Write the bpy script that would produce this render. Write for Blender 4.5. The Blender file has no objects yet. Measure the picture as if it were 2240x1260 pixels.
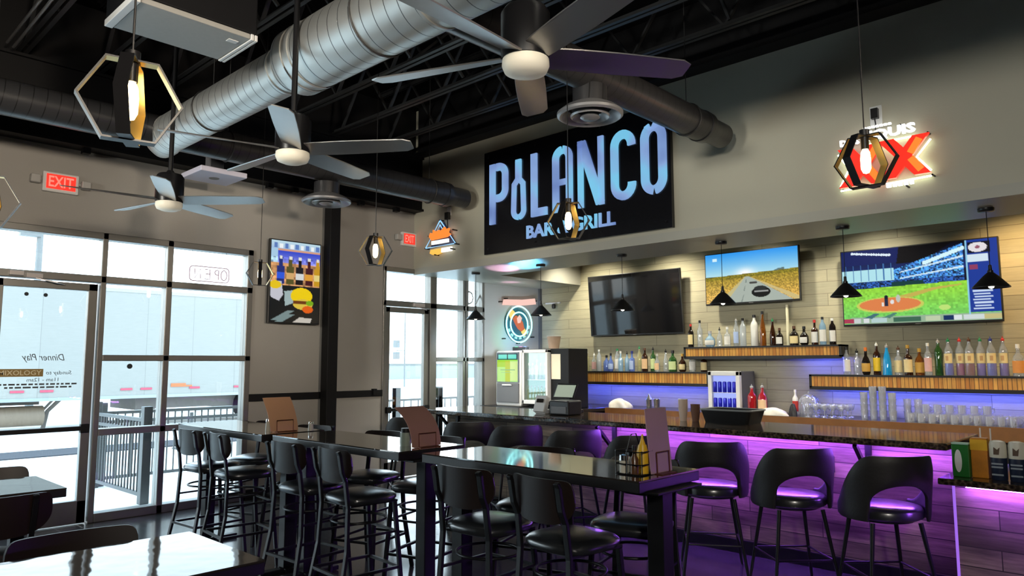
import bpy, bmesh, math, random
import numpy as np
from math import sin, cos, pi, radians, sqrt
from mathutils import Vector, Matrix

random.seed(7)
scn = bpy.context.scene
COL = scn.collection

# ---------------------------------------------------------------- camera
EYE = 1.6
cam_d = bpy.data.cameras.new('camera')
cam_d.sensor_width = 36.0
cam_d.lens = 36.0 * 1582.0 / 2240.0
cam_d.clip_start = 0.05
cam_d.clip_end = 300
cam = bpy.data.objects.new('camera', cam_d)
COL.objects.link(cam)
cam.matrix_world = (Matrix.Translation((0, 0, EYE)) @ Matrix.Rotation(0.75846, 4, 'Z')
                    @ Matrix.Rotation(pi / 2 + 0.10359, 4, 'X') @ Matrix.Rotation(-0.0019, 4, 'Z'))
scn.camera = cam

# ---------------------------------------------------------------- view, world, daylight
scn.view_settings.view_transform = 'Standard'
scn.view_settings.look = 'None'
scn.view_settings.exposure = 0.0
scn.view_settings.gamma = 1.0
scn.view_settings.use_curve_mapping = False
cy = scn.cycles
cy.max_bounces = 8
cy.diffuse_bounces = 4
cy.glossy_bounces = 4
cy.transmission_bounces = 4
cy.transparent_max_bounces = 12
cy.sample_clamp_indirect = 4.0
cy.caustics_reflective = False
cy.caustics_refractive = False
cy.use_denoising = True
try:
    cy.denoiser = 'OPENIMAGEDENOISE'
    cy.denoising_input_passes = 'RGB_ALBEDO_NORMAL'
except Exception:
    pass

world = bpy.data.worlds.new('overcast_sky')
scn.world = world
world.use_nodes = True
wn = world.node_tree.nodes
wl = world.node_tree.links
bg = wn['Background']
SKY = 6.0
bg.inputs['Strength'].default_value = SKY
tc = wn.new('ShaderNodeTexCoord')
sx = wn.new('ShaderNodeSeparateXYZ')
rp = wn.new('ShaderNodeValToRGB')
wl.new(tc.outputs['Generated'], sx.inputs[0])
wl.new(sx.outputs['Z'], rp.inputs[0])
wl.new(rp.outputs[0], bg.inputs['Color'])
rp.color_ramp.elements[0].position = 0.04
rp.color_ramp.elements[0].color = (0.94, 0.98, 1.0, 1)
rp.color_ramp.elements[1].position = 0.42
rp.color_ramp.elements[1].color = (0.60, 0.81, 1.0, 1)

def portal(name, y0, y1, z0, z1):
    l = bpy.data.lights.new(name, 'AREA')
    l.shape = 'RECTANGLE'
    l.size = y1 - y0
    l.size_y = z1 - z0
    l.cycles.is_portal = True
    o = bpy.data.objects.new(name, l)
    COL.objects.link(o)
    o.matrix_world = Matrix(((0, 0, -1, -8.22), (1, 0, 0, (y0 + y1) / 2), (0, -1, 0, (z0 + z1) / 2), (0, 0, 0, 1)))
    return o
portal('daylight_portal_entry', -3.2, 4.12, 0.02, 2.94)
portal('daylight_portal_bar_end', 6.1, 8.07, 0.02, 2.94)

def spot(name, loc, aim, power, col, size, blend=0.6, rad=0.06):
    l = bpy.data.lights.new(name, 'SPOT')
    l.energy = power
    l.color = col
    l.spot_size = radians(size)
    l.spot_blend = blend
    l.shadow_soft_size = rad
    o = bpy.data.objects.new(name, l)
    COL.objects.link(o)
    d = Vector(aim) - Vector(loc)
    o.matrix_world = Matrix.Translation(loc) @ d.to_track_quat('-Z', 'Y').to_matrix().to_4x4()
    return o
# recessed can lights in the raised ceiling over the back bar (behind the soffit drop)
CANS = [-6.9, -5.6, -4.2, -2.8, -1.3, 0.0]
for cx_ in CANS:
    warm = (1.0, 0.93, 0.74) if cx_ < -2 else (1.0, 0.68, 0.32)
    spot('can_light', (cx_, 8.75, 3.44), (cx_ + 0.05, 9.25, 0.9), (150 if cx_ < -4.5 else 100) if cx_ < -2 else 120, warm, 125, 0.8)
# added fill lamps, unseen behind the camera, brightening the far walls
for hx, hy, ax, ay, az, pw, sz in ((2.3, 0.3, -8.2, 1.8, 3.1, 1050, 40), (2.3, 3.6, -8.2, 5.3, 3.0, 900, 34), (2.3, -2.2, -8.2, -1.0, 3.1, 900, 40)):
    spot('fill_lamp', (hx, hy, 3.0), (ax, ay, az), pw, (1.0, 0.84, 0.66), sz, 0.8, 0.3)
for hx, ax, pw in ((-5.2, -7.6, 1000), (-2.8, -4.6, 1000), (0.4, -1.6, 850)):
    spot('fill_lamp', (hx, -3.0, 2.9), (ax, 6.6, 3.5), pw, (1.0, 0.96, 0.86), 36, 0.8, 0.3)

spot('fill_lamp', (2.2, -1.5, 3.1), (-4.5, 3.2, 0.9), 480, (1.0, 0.94, 0.84), 95, 0.9, 0.3)  # wide fill added behind the camera to brighten tables and menus

# ---------------------------------------------------------------- materials
def s2l(c):
    return tuple(((v / 12.92) if v <= 0.04045 else ((v + 0.055) / 1.055) ** 2.4) for v in c)
def rgb(r, g, b):
    return s2l((r / 255.0, g / 255.0, b / 255.0))
MATS = {}
def new_mat(name):
    m = bpy.data.materials.new(name)
    m.use_nodes = True
    MATS[name] = m
    return m, m.node_tree.nodes, m.node_tree.links, m.node_tree.nodes['Principled BSDF']
def pbr(name, col, rough=0.5, metal=0.0, spec=0.5, coat=0.0, emit=None, estr=0.0, var=0.0, vscale=8.0, bump=0.0, bscale=60.0):
    if name in MATS:
        return MATS[name]
    m, n, l, b = new_mat(name)
    b.inputs['Base Color'].default_value = (*col, 1)
    b.inputs['Roughness'].default_value = rough
    b.inputs['Metallic'].default_value = metal
    b.inputs['Specular IOR Level'].default_value = spec
    b.inputs['Coat Weight'].default_value = coat
    b.inputs['Coat Roughness'].default_value = 0.06
    if emit is not None:
        b.inputs['Emission Color'].default_value = (*emit, 1)
        b.inputs['Emission Strength'].default_value = estr
    t = n.new('ShaderNodeTexCoord')
    if var > 0:
        nz = n.new('ShaderNodeTexNoise')
        nz.inputs['Scale'].default_value = vscale
        nz.inputs['Detail'].default_value = 5
        l.new(t.outputs['Object'], nz.inputs['Vector'])
        mx = n.new('ShaderNodeMix')
        mx.data_type = 'RGBA'
        mx.inputs[6].default_value = (*[max(0, c * (1 - var)) for c in col], 1)
        mx.inputs[7].default_value = (*[min(1, c * (1 + var)) for c in col], 1)
        l.new(nz.outputs['Fac'], mx.inputs[0])
        l.new(mx.outputs[2], b.inputs['Base Color'])
    if bump > 0:
        nb = n.new('ShaderNodeTexNoise')
        nb.inputs['Scale'].default_value = bscale
        nb.inputs['Detail'].default_value = 3
        l.new(t.outputs['Object'], nb.inputs['Vector'])
        bp = n.new('ShaderNodeBump')
        bp.inputs['Strength'].default_value = bump
        bp.inputs['Distance'].default_value = 0.02
        l.new(nb.outputs['Fac'], bp.inputs['Height'])
        l.new(bp.outputs[0], b.inputs['Normal'])
    return m
def glow(name, col, strength):
    return pbr(name, (0.02, 0.02, 0.02), 0.4, emit=col, estr=strength)
def glass(name, tint=(1, 1, 1), gloss=0.08, rough=0.02, haze=0.0, hazecol=(1, 1, 1)):
    """clear or tinted thin glass: transparent, mirror-like at grazing angles, with optional body colour."""
    if name in MATS:
        return MATS[name]
    m = bpy.data.materials.new(name)
    m.use_nodes = True
    MATS[name] = m
    n = m.node_tree.nodes
    l = m.node_tree.links
    n.remove(n['Principled BSDF'])
    out = n['Material Output']
    tr = n.new('ShaderNodeBsdfTransparent')
    tr.inputs[0].default_value = (*tint, 1)
    gl = n.new('ShaderNodeBsdfGlossy')
    gl.inputs['Roughness'].default_value = rough
    lw = n.new('ShaderNodeLayerWeight')
    lw.inputs['Blend'].default_value = 0.25
    mr = n.new('ShaderNodeMapRange')
    mr.inputs['To Min'].default_value = gloss
    mr.inputs['To Max'].default_value = 0.75
    l.new(lw.outputs['Facing'], mr.inputs['Value'])
    src = tr
    if haze > 0:
        df = n.new('ShaderNodeBsdfDiffuse')
        df.inputs[0].default_value = (*hazecol, 1)
        mh = n.new('ShaderNodeMixShader')
        mh.inputs[0].default_value = haze
        l.new(tr.outputs[0], mh.inputs[1])
        l.new(df.outputs[0], mh.inputs[2])
        src = mh
    mx = n.new('ShaderNodeMixShader')
    l.new(mr.outputs[0], mx.inputs[0])
    l.new(src.outputs[0], mx.inputs[1])
    l.new(gl.outputs[0], mx.inputs[2])
    l.new(mx.outputs[0], out.inputs[0])
    return m
def planks(name, c1, c2, mortar, w, h, axis, rough=0.6, grain=0.35, msize=0.004, off=0.5, stain=0.0, staincol=(0, 0, 0)):
    """boards: axis 'xz' = boards running along x on an upright wall, 'yz' likewise along y, 'xy' floor, 'zx' upright boards."""
    if name in MATS:
        return MATS[name]
    m, n, l, b = new_mat(name)
    t = n.new('ShaderNodeTexCoord')
    sp = n.new('ShaderNodeSeparateXYZ')
    cb = n.new('ShaderNodeCombineXYZ')
    l.new(t.outputs['Object'], sp.inputs[0])
    ax = {'x': 'X', 'y': 'Y', 'z': 'Z'}
    l.new(sp.outputs[ax[axis[0]]], cb.inputs['X'])
    l.new(sp.outputs[ax[axis[1]]], cb.inputs['Y'])
    br = n.new('ShaderNodeTexBrick')
    br.offset = off
    br.inputs['Color1'].default_value = (*c1, 1)
    br.inputs['Color2'].default_value = (*c2, 1)
    br.inputs['Mortar'].default_value = (*mortar, 1)
    br.inputs['Scale'].default_value = 1.0
    br.inputs['Mortar Size'].default_value = msize
    br.inputs['Brick Width'].default_value = w
    br.inputs['Row Height'].default_value = h
    l.new(cb.outputs[0], br.inputs['Vector'])
    mp = n.new('ShaderNodeMapping')
    mp.inputs['Scale'].default_value = (1.6, 22, 1)
    l.new(cb.outputs[0], mp.inputs['Vector'])
    nz = n.new('ShaderNodeTexNoise')
    nz.inputs['Scale'].default_value = 2.2
    nz.inputs['Detail'].default_value = 6
    nz.inputs['Roughness'].default_value = 0.65
    l.new(mp.outputs[0], nz.inputs['Vector'])
    mr = n.new('ShaderNodeMapRange')
    mr.inputs['From Min'].default_value = 0.25
    mr.inputs['From Max'].default_value = 0.75
    mr.inputs['To Min'].default_value = 1 - grain
    mr.inputs['To Max'].default_value = 1 + grain
    l.new(nz.outputs['Fac'], mr.inputs['Value'])
    mu = n.new('ShaderNodeMix')
    mu.data_type = 'RGBA'
    mu.blend_type = 'MULTIPLY'
    mu.inputs[0].default_value = 1.0
    l.new(br.outputs['Color'], mu.inputs[6])
    l.new(mr.outputs[0], mu.inputs[7])
    last = mu
    if stain > 0:
        n2 = n.new('ShaderNodeTexNoise')
        n2.inputs['Scale'].default_value = 1.3
        n2.inputs['Detail'].default_value = 7
        mp2 = n.new('ShaderNodeMapping')
        mp2.inputs['Scale'].default_value = (0.8, 4.0, 1)
        l.new(cb.outputs[0], mp2.inputs['Vector'])
        l.new(mp2.outputs[0], n2.inputs['Vector'])
        rm = n.new('ShaderNodeMapRange')
        rm.inputs['From Min'].default_value = 0.42
        rm.inputs['From Max'].default_value = 0.66
        rm.inputs['To Max'].default_value = stain
        l.new(n2.outputs['Fac'], rm.inputs['Value'])
        ms = n.new('ShaderNodeMix')
        ms.data_type = 'RGBA'
        ms.inputs[7].default_value = (*staincol, 1)
        l.new(rm.outputs[0], ms.inputs[0])
        l.new(mu.outputs[2], ms.inputs[6])
        last = ms
    l.new(last.outputs[2], b.inputs['Base Color'])
    b.inputs['Roughness'].default_value = rough
    bp = n.new('ShaderNodeBump')
    bp.inputs['Strength'].default_value = 0.25
    bp.inputs['Distance'].default_value = 0.01
    l.new(br.outputs['Fac'], bp.inputs['Height'])
    bp.invert = True
    l.new(bp.outputs[0], b.inputs['Normal'])
    return m

M_wall = pbr('wall_paint_grey', rgb(163, 160, 154), 0.75, var=0.04, vscale=3, bump=0.08, bscale=120)
M_bulk = pbr('wall_paint_greige', rgb(184, 180, 162), 0.7, var=0.03, vscale=2, bump=0.06, bscale=120)
M_soffit = pbr('soffit_paint', rgb(176, 174, 162), 0.35, var=0.02, vscale=2)
M_dark = pbr('rear_wall_paint', rgb(58, 54, 50), 0.8, var=0.05)
M_black = pbr('black_paint', (0.006, 0.006, 0.007), 0.55, spec=0.25, var=0.2)
M_deck = pbr('roof_deck_black', (0.004, 0.004, 0.004), 0.9, spec=0.1, var=0.2)
M_steel = pbr('joist_black_steel', (0.020, 0.021, 0.022), 0.42, var=0.3, vscale=5)
M_alu = pbr('storefront_aluminium', (0.27, 0.265, 0.25), 0.38, 0.75, var=0.08)
M_chrome = pbr('chrome', (0.75, 0.75, 0.76), 0.18, 1.0, var=0.03)
M_glass = glass('window_glass', (0.95, 0.98, 0.98), 0.05)
M_plankwall = planks('whitewashed_planks', rgb(186, 178, 148), rgb(166, 160, 136), rgb(120, 114, 96), 1.7, 0.155, 'xz', 0.65, 0.13, 0.003)
M_barfront = planks('weathered_planks', rgb(178, 158, 126), rgb(106, 90, 76), rgb(40, 34, 30), 0.95, 0.118, 'xz', 0.6, 0.55, 0.003, 0.37, 0.85, rgb(60, 48, 42))
M_floor = planks('floor_planks', rgb(78, 76, 76), rgb(64, 62, 63), rgb(30, 30, 31), 1.2, 0.2, 'xy', 0.15, 0.22, 0.003)
M_floor.node_tree.nodes['Principled BSDF'].inputs['IOR'].default_value = 1.75
M_shelfwood = planks('shelf_butcher_wood', rgb(214, 160, 74), rgb(176, 112, 40), rgb(84, 48, 16), 0.55, 0.043, 'zx', 0.5, 0.45, 0.003, 0.31)
M_shelfblack = pbr('shelf_black_edge', (0.012, 0.011, 0.011), 0.35, var=0.1)
M_granite = None
def granite():
    m, n, l, b = new_mat('granite_dark')
    t = n.new('ShaderNodeTexCoord')
    v = n.new('ShaderNodeTexVoronoi')
    v.inputs['Scale'].default_value = 48
    z = n.new('ShaderNodeTexNoise')
    z.inputs['Scale'].default_value = 9
    z.inputs['Detail'].default_value = 8
    l.new(t.outputs['Object'], v.inputs['Vector'])
    l.new(t.outputs['Object'], z.inputs['Vector'])
    r = n.new('ShaderNodeValToRGB')
    e = r.color_ramp.elements
    e[0].position, e[0].color = 0.30, (*rgb(30, 25, 22), 1)
    e[1].position, e[1].color = 0.72, (*rgb(116, 98, 76), 1)
    k = r.color_ramp.elements.new(0.5)
    k.color = (*rgb(58, 48, 40), 1)
    mx = n.new('ShaderNodeMix')
    mx.inputs[0].default_value = 0.5
    l.new(v.outputs['Distance'], mx.inputs[2])
    l.new(z.outputs['Fac'], mx.inputs[3])
    l.new(mx.outputs[0], r.inputs[0])
    l.new(r.outputs[0], b.inputs['Base Color'])
    b.inputs['Roughness'].default_value = 0.09
    return m
M_granite = granite()
def wavy_lacquer(name, col, rough, strength, scale, coat=1.0, ior=2.4):
    m = pbr(name, col, rough, coat=coat)
    m.node_tree.nodes['Principled BSDF'].inputs['Coat IOR'].default_value = 1.9
    m.node_tree.nodes['Principled BSDF'].inputs['IOR'].default_value = ior
    n = m.node_tree.nodes
    l = m.node_tree.links
    b = n['Principled BSDF']
    t = n.new('ShaderNodeTexCoord')
    z = n.new('ShaderNodeTexNoise')
    z.inputs['Scale'].default_value = scale
    z.inputs['Detail'].default_value = 2
    l.new(t.outputs['Object'], z.inputs['Vector'])
    bp = n.new('ShaderNodeBump')
    bp.inputs['Strength'].default_value = strength
    bp.inputs['Distance'].default_value = 0.02
    l.new(z.outputs['Fac'], bp.inputs['Height'])
    if strength > 0:
        l.new(bp.outputs[0], b.inputs['Normal'])
        l.new(bp.outputs[0], b.inputs['Coat Normal'])
    return m
M_tabletop = wavy_lacquer('resin_tabletop', (0.030, 0.024, 0.020), 0.07, 0.0, 3.0)
M_tabletop2 = wavy_lacquer('rippled_resin_tabletop', (0.030, 0.024, 0.020), 0.05, 0.14, 4.0, 0.0, 1.34)
M_tableedge = pbr('table_black_edge', (0.010, 0.009, 0.009), 0.35, var=0.1)
M_frame = pbr('black_powder_steel', (0.008, 0.008, 0.009), 0.34, spec=0.35, var=0.1)
M_vinyl = pbr('black_vinyl', (0.018, 0.020, 0.022), 0.32, coat=0.8, bump=0.03, bscale=30)
M_vinyl.node_tree.nodes['Principled BSDF'].inputs['Coat Roughness'].default_value = 0.22
M_vinyl.node_tree.nodes['Principled BSDF'].inputs['Coat IOR'].default_value = 1.8
M_backwood = pbr('dark_walnut_lacquer', (0.016, 0.009, 0.007), 0.42, spec=0.35, var=0.35, vscale=6)
M_leather = pbr('dark_leatherette', (0.018, 0.016, 0.015), 0.5, bump=0.06, bscale=60)
M_gold = pbr('brass_inside', (0.83, 0.60, 0.22), 0.3, 0.9, var=0.05)
M_whiteplastic = pbr('white_plastic', rgb(228, 228, 226), 0.4, var=0.02)
M_greyplastic = pbr('grey_plastic', rgb(110, 110, 112), 0.45, var=0.03)
M_blackplastic = pbr('black_plastic', (0.012, 0.012, 0.013), 0.38, var=0.1)
M_blackgloss = pbr('black_glass_screen', (0.006, 0.006, 0.007), 0.06)
M_blade = pbr('brushed_blade', (0.42, 0.41, 0.40), 0.38, 0.85, var=0.08)
M_lens = pbr('frosted_lens', rgb(235, 228, 208), 0.5, emit=(1.0, 0.92, 0.75), estr=0.12, var=0.01)
M_bulb = glow('warm_filament_bulb', (1.0, 0.78, 0.40), 55)
M_bulbglass = glow('bulb_glass', (1.0, 0.80, 0.42), 9)
M_galv = None

# ---------------------------------------------------------------- mesh helpers
class MB:
    """collects shapes and links them as ONE mesh object."""
    def __init__(s):
        s.v, s.f, s.m = [], [], []
        s.cur = 0
    def add(s, vs, fs, m=None):
        k = len(s.v)
        s.v += [tuple(v) for v in vs]
        s.f += [tuple(i + k for i in f) for f in fs]
        s.m += [s.cur if m is None else m] * len(fs)
        return s
    def box(s, x0, x1, y0, y1, z0, z1, m=None):
        vs = [(x, y, z) for z in (z0, z1) for y in (y0, y1) for x in (x0, x1)]
        return s.add(vs, [(0, 2, 3, 1), (4, 5, 7, 6), (0, 1, 5, 4), (2, 6, 7, 3), (0, 4, 6, 2), (1, 3, 7, 5)], m)
    def obox(s, mat, sx, sy, sz, m=None):
        vs = [mat @ Vector((x * sx / 2, y * sy / 2, z * sz / 2)) for z in (-1, 1) for y in (-1, 1) for x in (-1, 1)]
        return s.add(vs, [(0, 2, 3, 1), (4, 5, 7, 6), (0, 1, 5, 4), (2, 6, 7, 3), (0, 4, 6, 2), (1, 3, 7, 5)], m)
    def tube(s, pts, r, n=10, closed=False, m=None, phase=0.0, sq=None):
        pts = [Vector(p) for p in pts]
        N = len(pts)
        rs = r if isinstance(r, (list, tuple)) else [r] * N
        tang = []
        for i in range(N):
            if closed:
                d = pts[(i + 1) % N] - pts[i - 1]
            else:
                d = pts[min(i + 1, N - 1)] - pts[max(i - 1, 0)]
            tang.append(d.normalized() if d.length > 1e-9 else Vector((0, 0, 1)))
        up = Vector((0, 0, 1)) if abs(tang[0].z) < 0.9 else Vector((1, 0, 0))
        nrm = (up - tang[0] * up.dot(tang[0])).normalized()
        vs = []
        for i in range(N):
            t = tang[i]
            nrm = (nrm - t * nrm.dot(t))
            nrm = nrm.normalized() if nrm.length > 1e-6 else t.orthogonal().normalized()
            bn = t.cross(nrm)
            for j in range(n):
                a = 2 * pi * j / n + phase
                if sq:
                    vs.append(pts[i] + nrm * (sq[0] * (1 if cos(a) > 0 else -1) / 2) + bn * (sq[1] * (1 if sin(a) > 0 else -1) / 2))
                else:
                    vs.append(pts[i] + (nrm * cos(a) + bn * sin(a)) * rs[i])
        fs = []
        for i in range(N if closed else N - 1):
            a, b = i * n, ((i + 1) % N) * n
            for j in range(n):
                fs.append((a + j, a + (j + 1) % n, b + (j + 1) % n, b + j))
        if not closed:
            fs.append(tuple(range(n - 1, -1, -1)))
            fs.append(tuple((N - 1) * n + j for j in range(n)))
        return s.add(vs, fs, m)
    def bar(s, pts, w, h, closed=False, m=None):
        return s.tube(pts, 1, 4, closed, m, pi / 4, (h, w))
    def lathe(s, prof, c=(0, 0, 0), n=24, m=None, sqz=(1, 1), cap=True):
        vs, fs = [], []
        for r, z in prof:
            for j in range(n):
                a = 2 * pi * j / n
                vs.append((c[0] + r * cos(a) * sqz[0], c[1] + r * sin(a) * sqz[1], c[2] + z))
        for i in range(len(prof) - 1):
            for j in range(n):
                a, b = i * n, (i + 1) * n
                fs.append((a + j, a + (j + 1) % n, b + (j + 1) % n, b + j))
        if cap:
            if prof[0][0] > 1e-6:
                fs.append(tuple(range(n - 1, -1, -1)))
            if prof[-1][0] > 1e-6:
                fs.append(tuple((len(prof) - 1) * n + j for j in range(n)))
        return s.add(vs, fs, m)
    def prism(s, poly, d0, d1, fn, m=None):
        n = len(poly)
        vs = [fn(a, b, d0) for a, b in poly] + [fn(a, b, d1) for a, b in poly]
        fs = [tuple(range(n)), tuple(range(2 * n - 1, n - 1, -1))]
        fs += [(i, i + n, (i + 1) % n + n, (i + 1) % n) for i in range(n)]
        return s.add(vs, fs, m)
    def ribbon(s, path, w, d0, d1, fn, closed=False, m=None):
        P = [Vector((p[0], p[1])) for p in path]
        N = len(P)
        L, R = [], []
        for i in range(N):
            if closed:
                a, b, c = P[i - 1], P[i], P[(i + 1) % N]
            else:
                a, b, c = P[max(i - 1, 0)], P[i], P[min(i + 1, N - 1)]
            d1_, d2_ = (b - a), (c - b)
            if d1_.length < 1e-9: d1_ = d2_
            if d2_.length < 1e-9: d2_ = d1_
            n1 = Vector((-d1_.y, d1_.x)).normalized()
            n2 = Vector((-d2_.y, d2_.x)).normalized()
            nn = (n1 + n2)
            nn = nn.normalized() if nn.length > 1e-6 else n1
            k = min(2.0, 1.0 / max(0.3, nn.dot(n1)))
            L.append(b + nn * (w / 2 * k))
            R.append(b - nn * (w / 2 * k))
        vs = []
        for i in range(N):
            for q in (L[i], R[i]):
                vs.append(fn(q.x, q.y, d0)); vs.append(fn(q.x, q.y, d1))
        fs = []
        for i in range(N if closed else N - 1):
            a, b = 4 * i, 4 * ((i + 1) % N)
            fs += [(a, b, b + 2, a + 2), (a + 1, a + 3, b + 3, b + 1), (a, a + 1, b + 1, b), (a + 2, b + 2, b + 3, a + 3)]
        if not closed:
            fs += [(0, 2, 3, 1), (4 * N - 4, 4 * N - 3, 4 * N - 1, 4 * N - 2)]
        return s.add(vs, fs, m)
    def surf(s, fn, nu, nv, m=None, cu=False):
        vs = [fn(i / (nu if cu else nu - 1), j / (nv - 1)) for i in range(nu) for j in range(nv)]
        fs = []
        for i in range(nu if cu else nu - 1):
            for j in range(nv - 1):
                a, b = i * nv, ((i + 1) % nu) * nv
                fs.append((a + j, b + j, b + j + 1, a + j + 1))
        return s.add(vs, fs, m)
    def build(s, name, mats, parent=None, smooth=None, bevel=0.0, loc=None, recalc=True, sub=0):
        me = bpy.data.meshes.new(name)
        me.from_pydata(s.v, [], s.f)
        if not isinstance(mats, (list, tuple)):
            mats = [mats]
        for q in mats:
            me.materials.append(q)
        if len(mats) > 1:
            me.polygons.foreach_set('material_index', s.m)
        if recalc:
            bm = bmesh.new()
            bm.from_mesh(me)
            bmesh.ops.recalc_face_normals(bm, faces=bm.faces)
            bm.to_mesh(me)
            bm.free()
        if smooth is not None:
            me.polygons.foreach_set('use_smooth', [True] * len(me.polygons))
            me.set_sharp_from_angle(angle=radians(smooth))
        me.update()
        o = bpy.data.objects.new(name, me)
        COL.objects.link(o)
        if parent is not None:
            o.parent = parent
        if loc is not None:
            o.location = loc
        if bevel > 0:
            md = o.modifiers.new('bevel', 'BEVEL')
            md.width = bevel
            md.segments = 2
            md.limit_method = 'ANGLE'
            md.angle_limit = radians(40)
        if sub:
            md = o.modifiers.new('sub', 'SUBSURF')
            md.levels = md.render_levels = sub
        return o

def tag(o, label, cat, group=None, kind=None):
    if label: o['label'] = label
    if cat: o['category'] = cat
    if group: o['group'] = group
    if kind: o['kind'] = kind
    return o
def thing(name, label, cat, loc=(0, 0, 0), rz=0.0, group=None, kind=None):
    o = bpy.data.objects.new(name, None)
    o.empty_display_size = 0.1
    COL.objects.link(o)
    o.location = loc
    o.rotation_euler = (0, 0, rz)
    return tag(o, label, cat, group, kind)
def struct(mb, name, mat, smooth=None, bevel=0.0, parent=None):
    o = mb.build(name, mat, parent, smooth, bevel)
    if parent is None:
        o['kind'] = 'structure'
    return o
KIDS = {}
def dup(o, parent=None):
    c = o.copy()
    COL.objects.link(c)
    if parent is not None:
        c.parent = parent
    for ch in [k for k in o.children]:
        dup(ch, c)
    return c
def place(o, loc, rz=0.0, label=None, sc=None):
    o.location = loc
    o.rotation_euler = (0, 0, rz)
    if label: o['label'] = label
    if sc: o.scale = (sc, sc, sc)
    return o
ORD = ['first', 'second', 'third', 'fourth', 'fifth', 'sixth', 'seventh', 'eighth', 'ninth', 'tenth', 'eleventh', 'twelfth',
       'thirteenth', 'fourteenth', 'fifteenth', 'sixteenth', 'seventeenth', 'eighteenth', 'nineteenth', 'twentieth',
       'twenty-first', 'twenty-second', 'twenty-third', 'twenty-fourth', 'twenty-fifth', 'twenty-sixth']
def arc(cx, cy, rx, ry, a0, a1, n=10):
    return [(cx + rx * cos(radians(a0 + (a1 - a0) * i / n)), cy + ry * sin(radians(a0 + (a1 - a0) * i / n))) for i in range(n + 1)]
def rrect(x0, x1, y0, y1, r, n=5):
    return (arc(x1 - r, y1 - r, r, r, 0, 90, n) + arc(x0 + r, y1 - r, r, r, 90, 180, n)
            + arc(x0 + r, y0 + r, r, r, 180, 270, n) + arc(x1 - r, y0 + r, r, r, 270, 360, n))
def text_into(mb, body, x0, x1, y0, y1, d0, d1, fn, m=None, shear=0.0, mirror=False, bold=0.0):
    """lettering filling the rectangle x0..x1, y0..y1 of the plane given by fn(a, b, depth)."""
    cu = bpy.data.curves.new('lettering', 'FONT')
    cu.body = body
    cu.size = 1.0
    cu.extrude = 0.0
    cu.offset = bold
    cu.shear = shear
    cu.resolution_u = 2
    ob = bpy.data.objects.new('lettering', cu)
    COL.objects.link(ob)
    dg = bpy.context.evaluated_depsgraph_get()
    dg.update()
    me = bpy.data.meshes.new_from_object(ob.evaluated_get(dg))
    V = [tuple(v.co) for v in me.vertices]
    F = [tuple(p.vertices) for p in me.polygons]
    bpy.data.objects.remove(ob)
    bpy.data.meshes.remove(me)
    bpy.data.curves.remove(cu)
    xs = [v[0] for v in V]; ys = [v[1] for v in V]
    ax, bx, ay, by = min(xs), max(xs), min(ys), max(ys)
    def mp(v, d):
        u = (v[0] - ax) / (bx - ax)
        if mirror: u = 1 - u
        return fn(x0 + (x1 - x0) * u, y0 + (y1 - y0) * (v[1] - ay) / (by - ay), d)
    n = len(V)
    # thickness from the boundary edges
    cnt = {}
    for f in F:
        for i in range(len(f)):
            e = (f[i], f[(i + 1) % len(f)])
            cnt[e] = cnt.get(e, 0) + 1
    fs = [f for f in F] + [tuple(i + n for i in reversed(f)) for f in F]
    for (a, b) in cnt:
        if (b, a) not in cnt:
            fs.append((a, b, b + n, a + n))
    mb.add([mp(v, d0) for v in V] + [mp(v, d1) for v in V], fs, m)
    return mb
# ---------------------------------------------------------------- room shell
XL, YF, YB, ZD = -8.28, 6.645, 9.458, 5.35
ZS = 2.885            # underside of the soffit over the bar
struct(MB().box(-8.7, 3.2, -4.3, 9.8, -0.12, 0.0), 'floor', M_floor)
w = MB()
w.box(-8.5, XL, -4.2, -3.2, 0, ZD).box(-8.5, XL, 4.16, 6.10, 0, ZD).box(-8.5, XL, 8.08, 9.66, 0, ZD)
w.box(-8.5, XL, -3.2, 4.16, 2.97, ZD).box(-8.5, XL, 6.10, 8.08, 2.97, ZD)
struct(w, 'wall_left', M_wall)
struct(MB().box(-8.28, 3.2, YB, YB + 0.2, 0, 3.6), 'wall_back', M_plankwall)
struct(MB().box(-8.28, 3.2, YF, YF + 0.12, 2.98, ZD), 'wall_bulkhead', M_bulk)
so = MB()
so.box(-8.28, 3.2, YF, 7.55, ZS, 2.98)
so.box(-8.28, -7.39, 7.55, YB, ZS, 2.98)
so.box(-8.28, 3.2, 7.43, 7.55, 2.98, 3.55)
so.box(-7.51, -7.39, 7.55, YB, 2.98, 3.55)
struct(so, 'ceiling_soffit', M_soffit)
struct(MB().box(-7.51, 3.2, 7.43, YB, 3.55, 3.62), 'ceiling_recess', M_bulk)
struct(MB().box(-8.5, 3.2, -4.2, YF + 0.12, ZD, ZD + 0.1), 'ceiling', M_deck)
struct(MB().box(3.0, 3.2, -4.2, 9.66, 0, ZD), 'wall_right', M_dark)
struct(MB().box(-8.5, 3.2, -4.2, -4.0, 0, ZD), 'wall_front', M_dark)
struct(MB().box(XL, XL + 0.035, 9.40, YB, 0, ZS), 'trim_1', pbr('corner_trim_grey', rgb(96, 98, 100), 0.5))
struct(MB().box(XL, XL + 0.03, 4.16, 6.10, 1.15, 1.237).box(XL, XL + 0.055, 5.93, 5.99, 1.17, 1.255), 'trim_2', M_black, bevel=0.004)
struct(MB().box(XL, XL + 0.02, 4.16, 6.10, 0, 0.12), 'baseboard_left', M_black)

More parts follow.
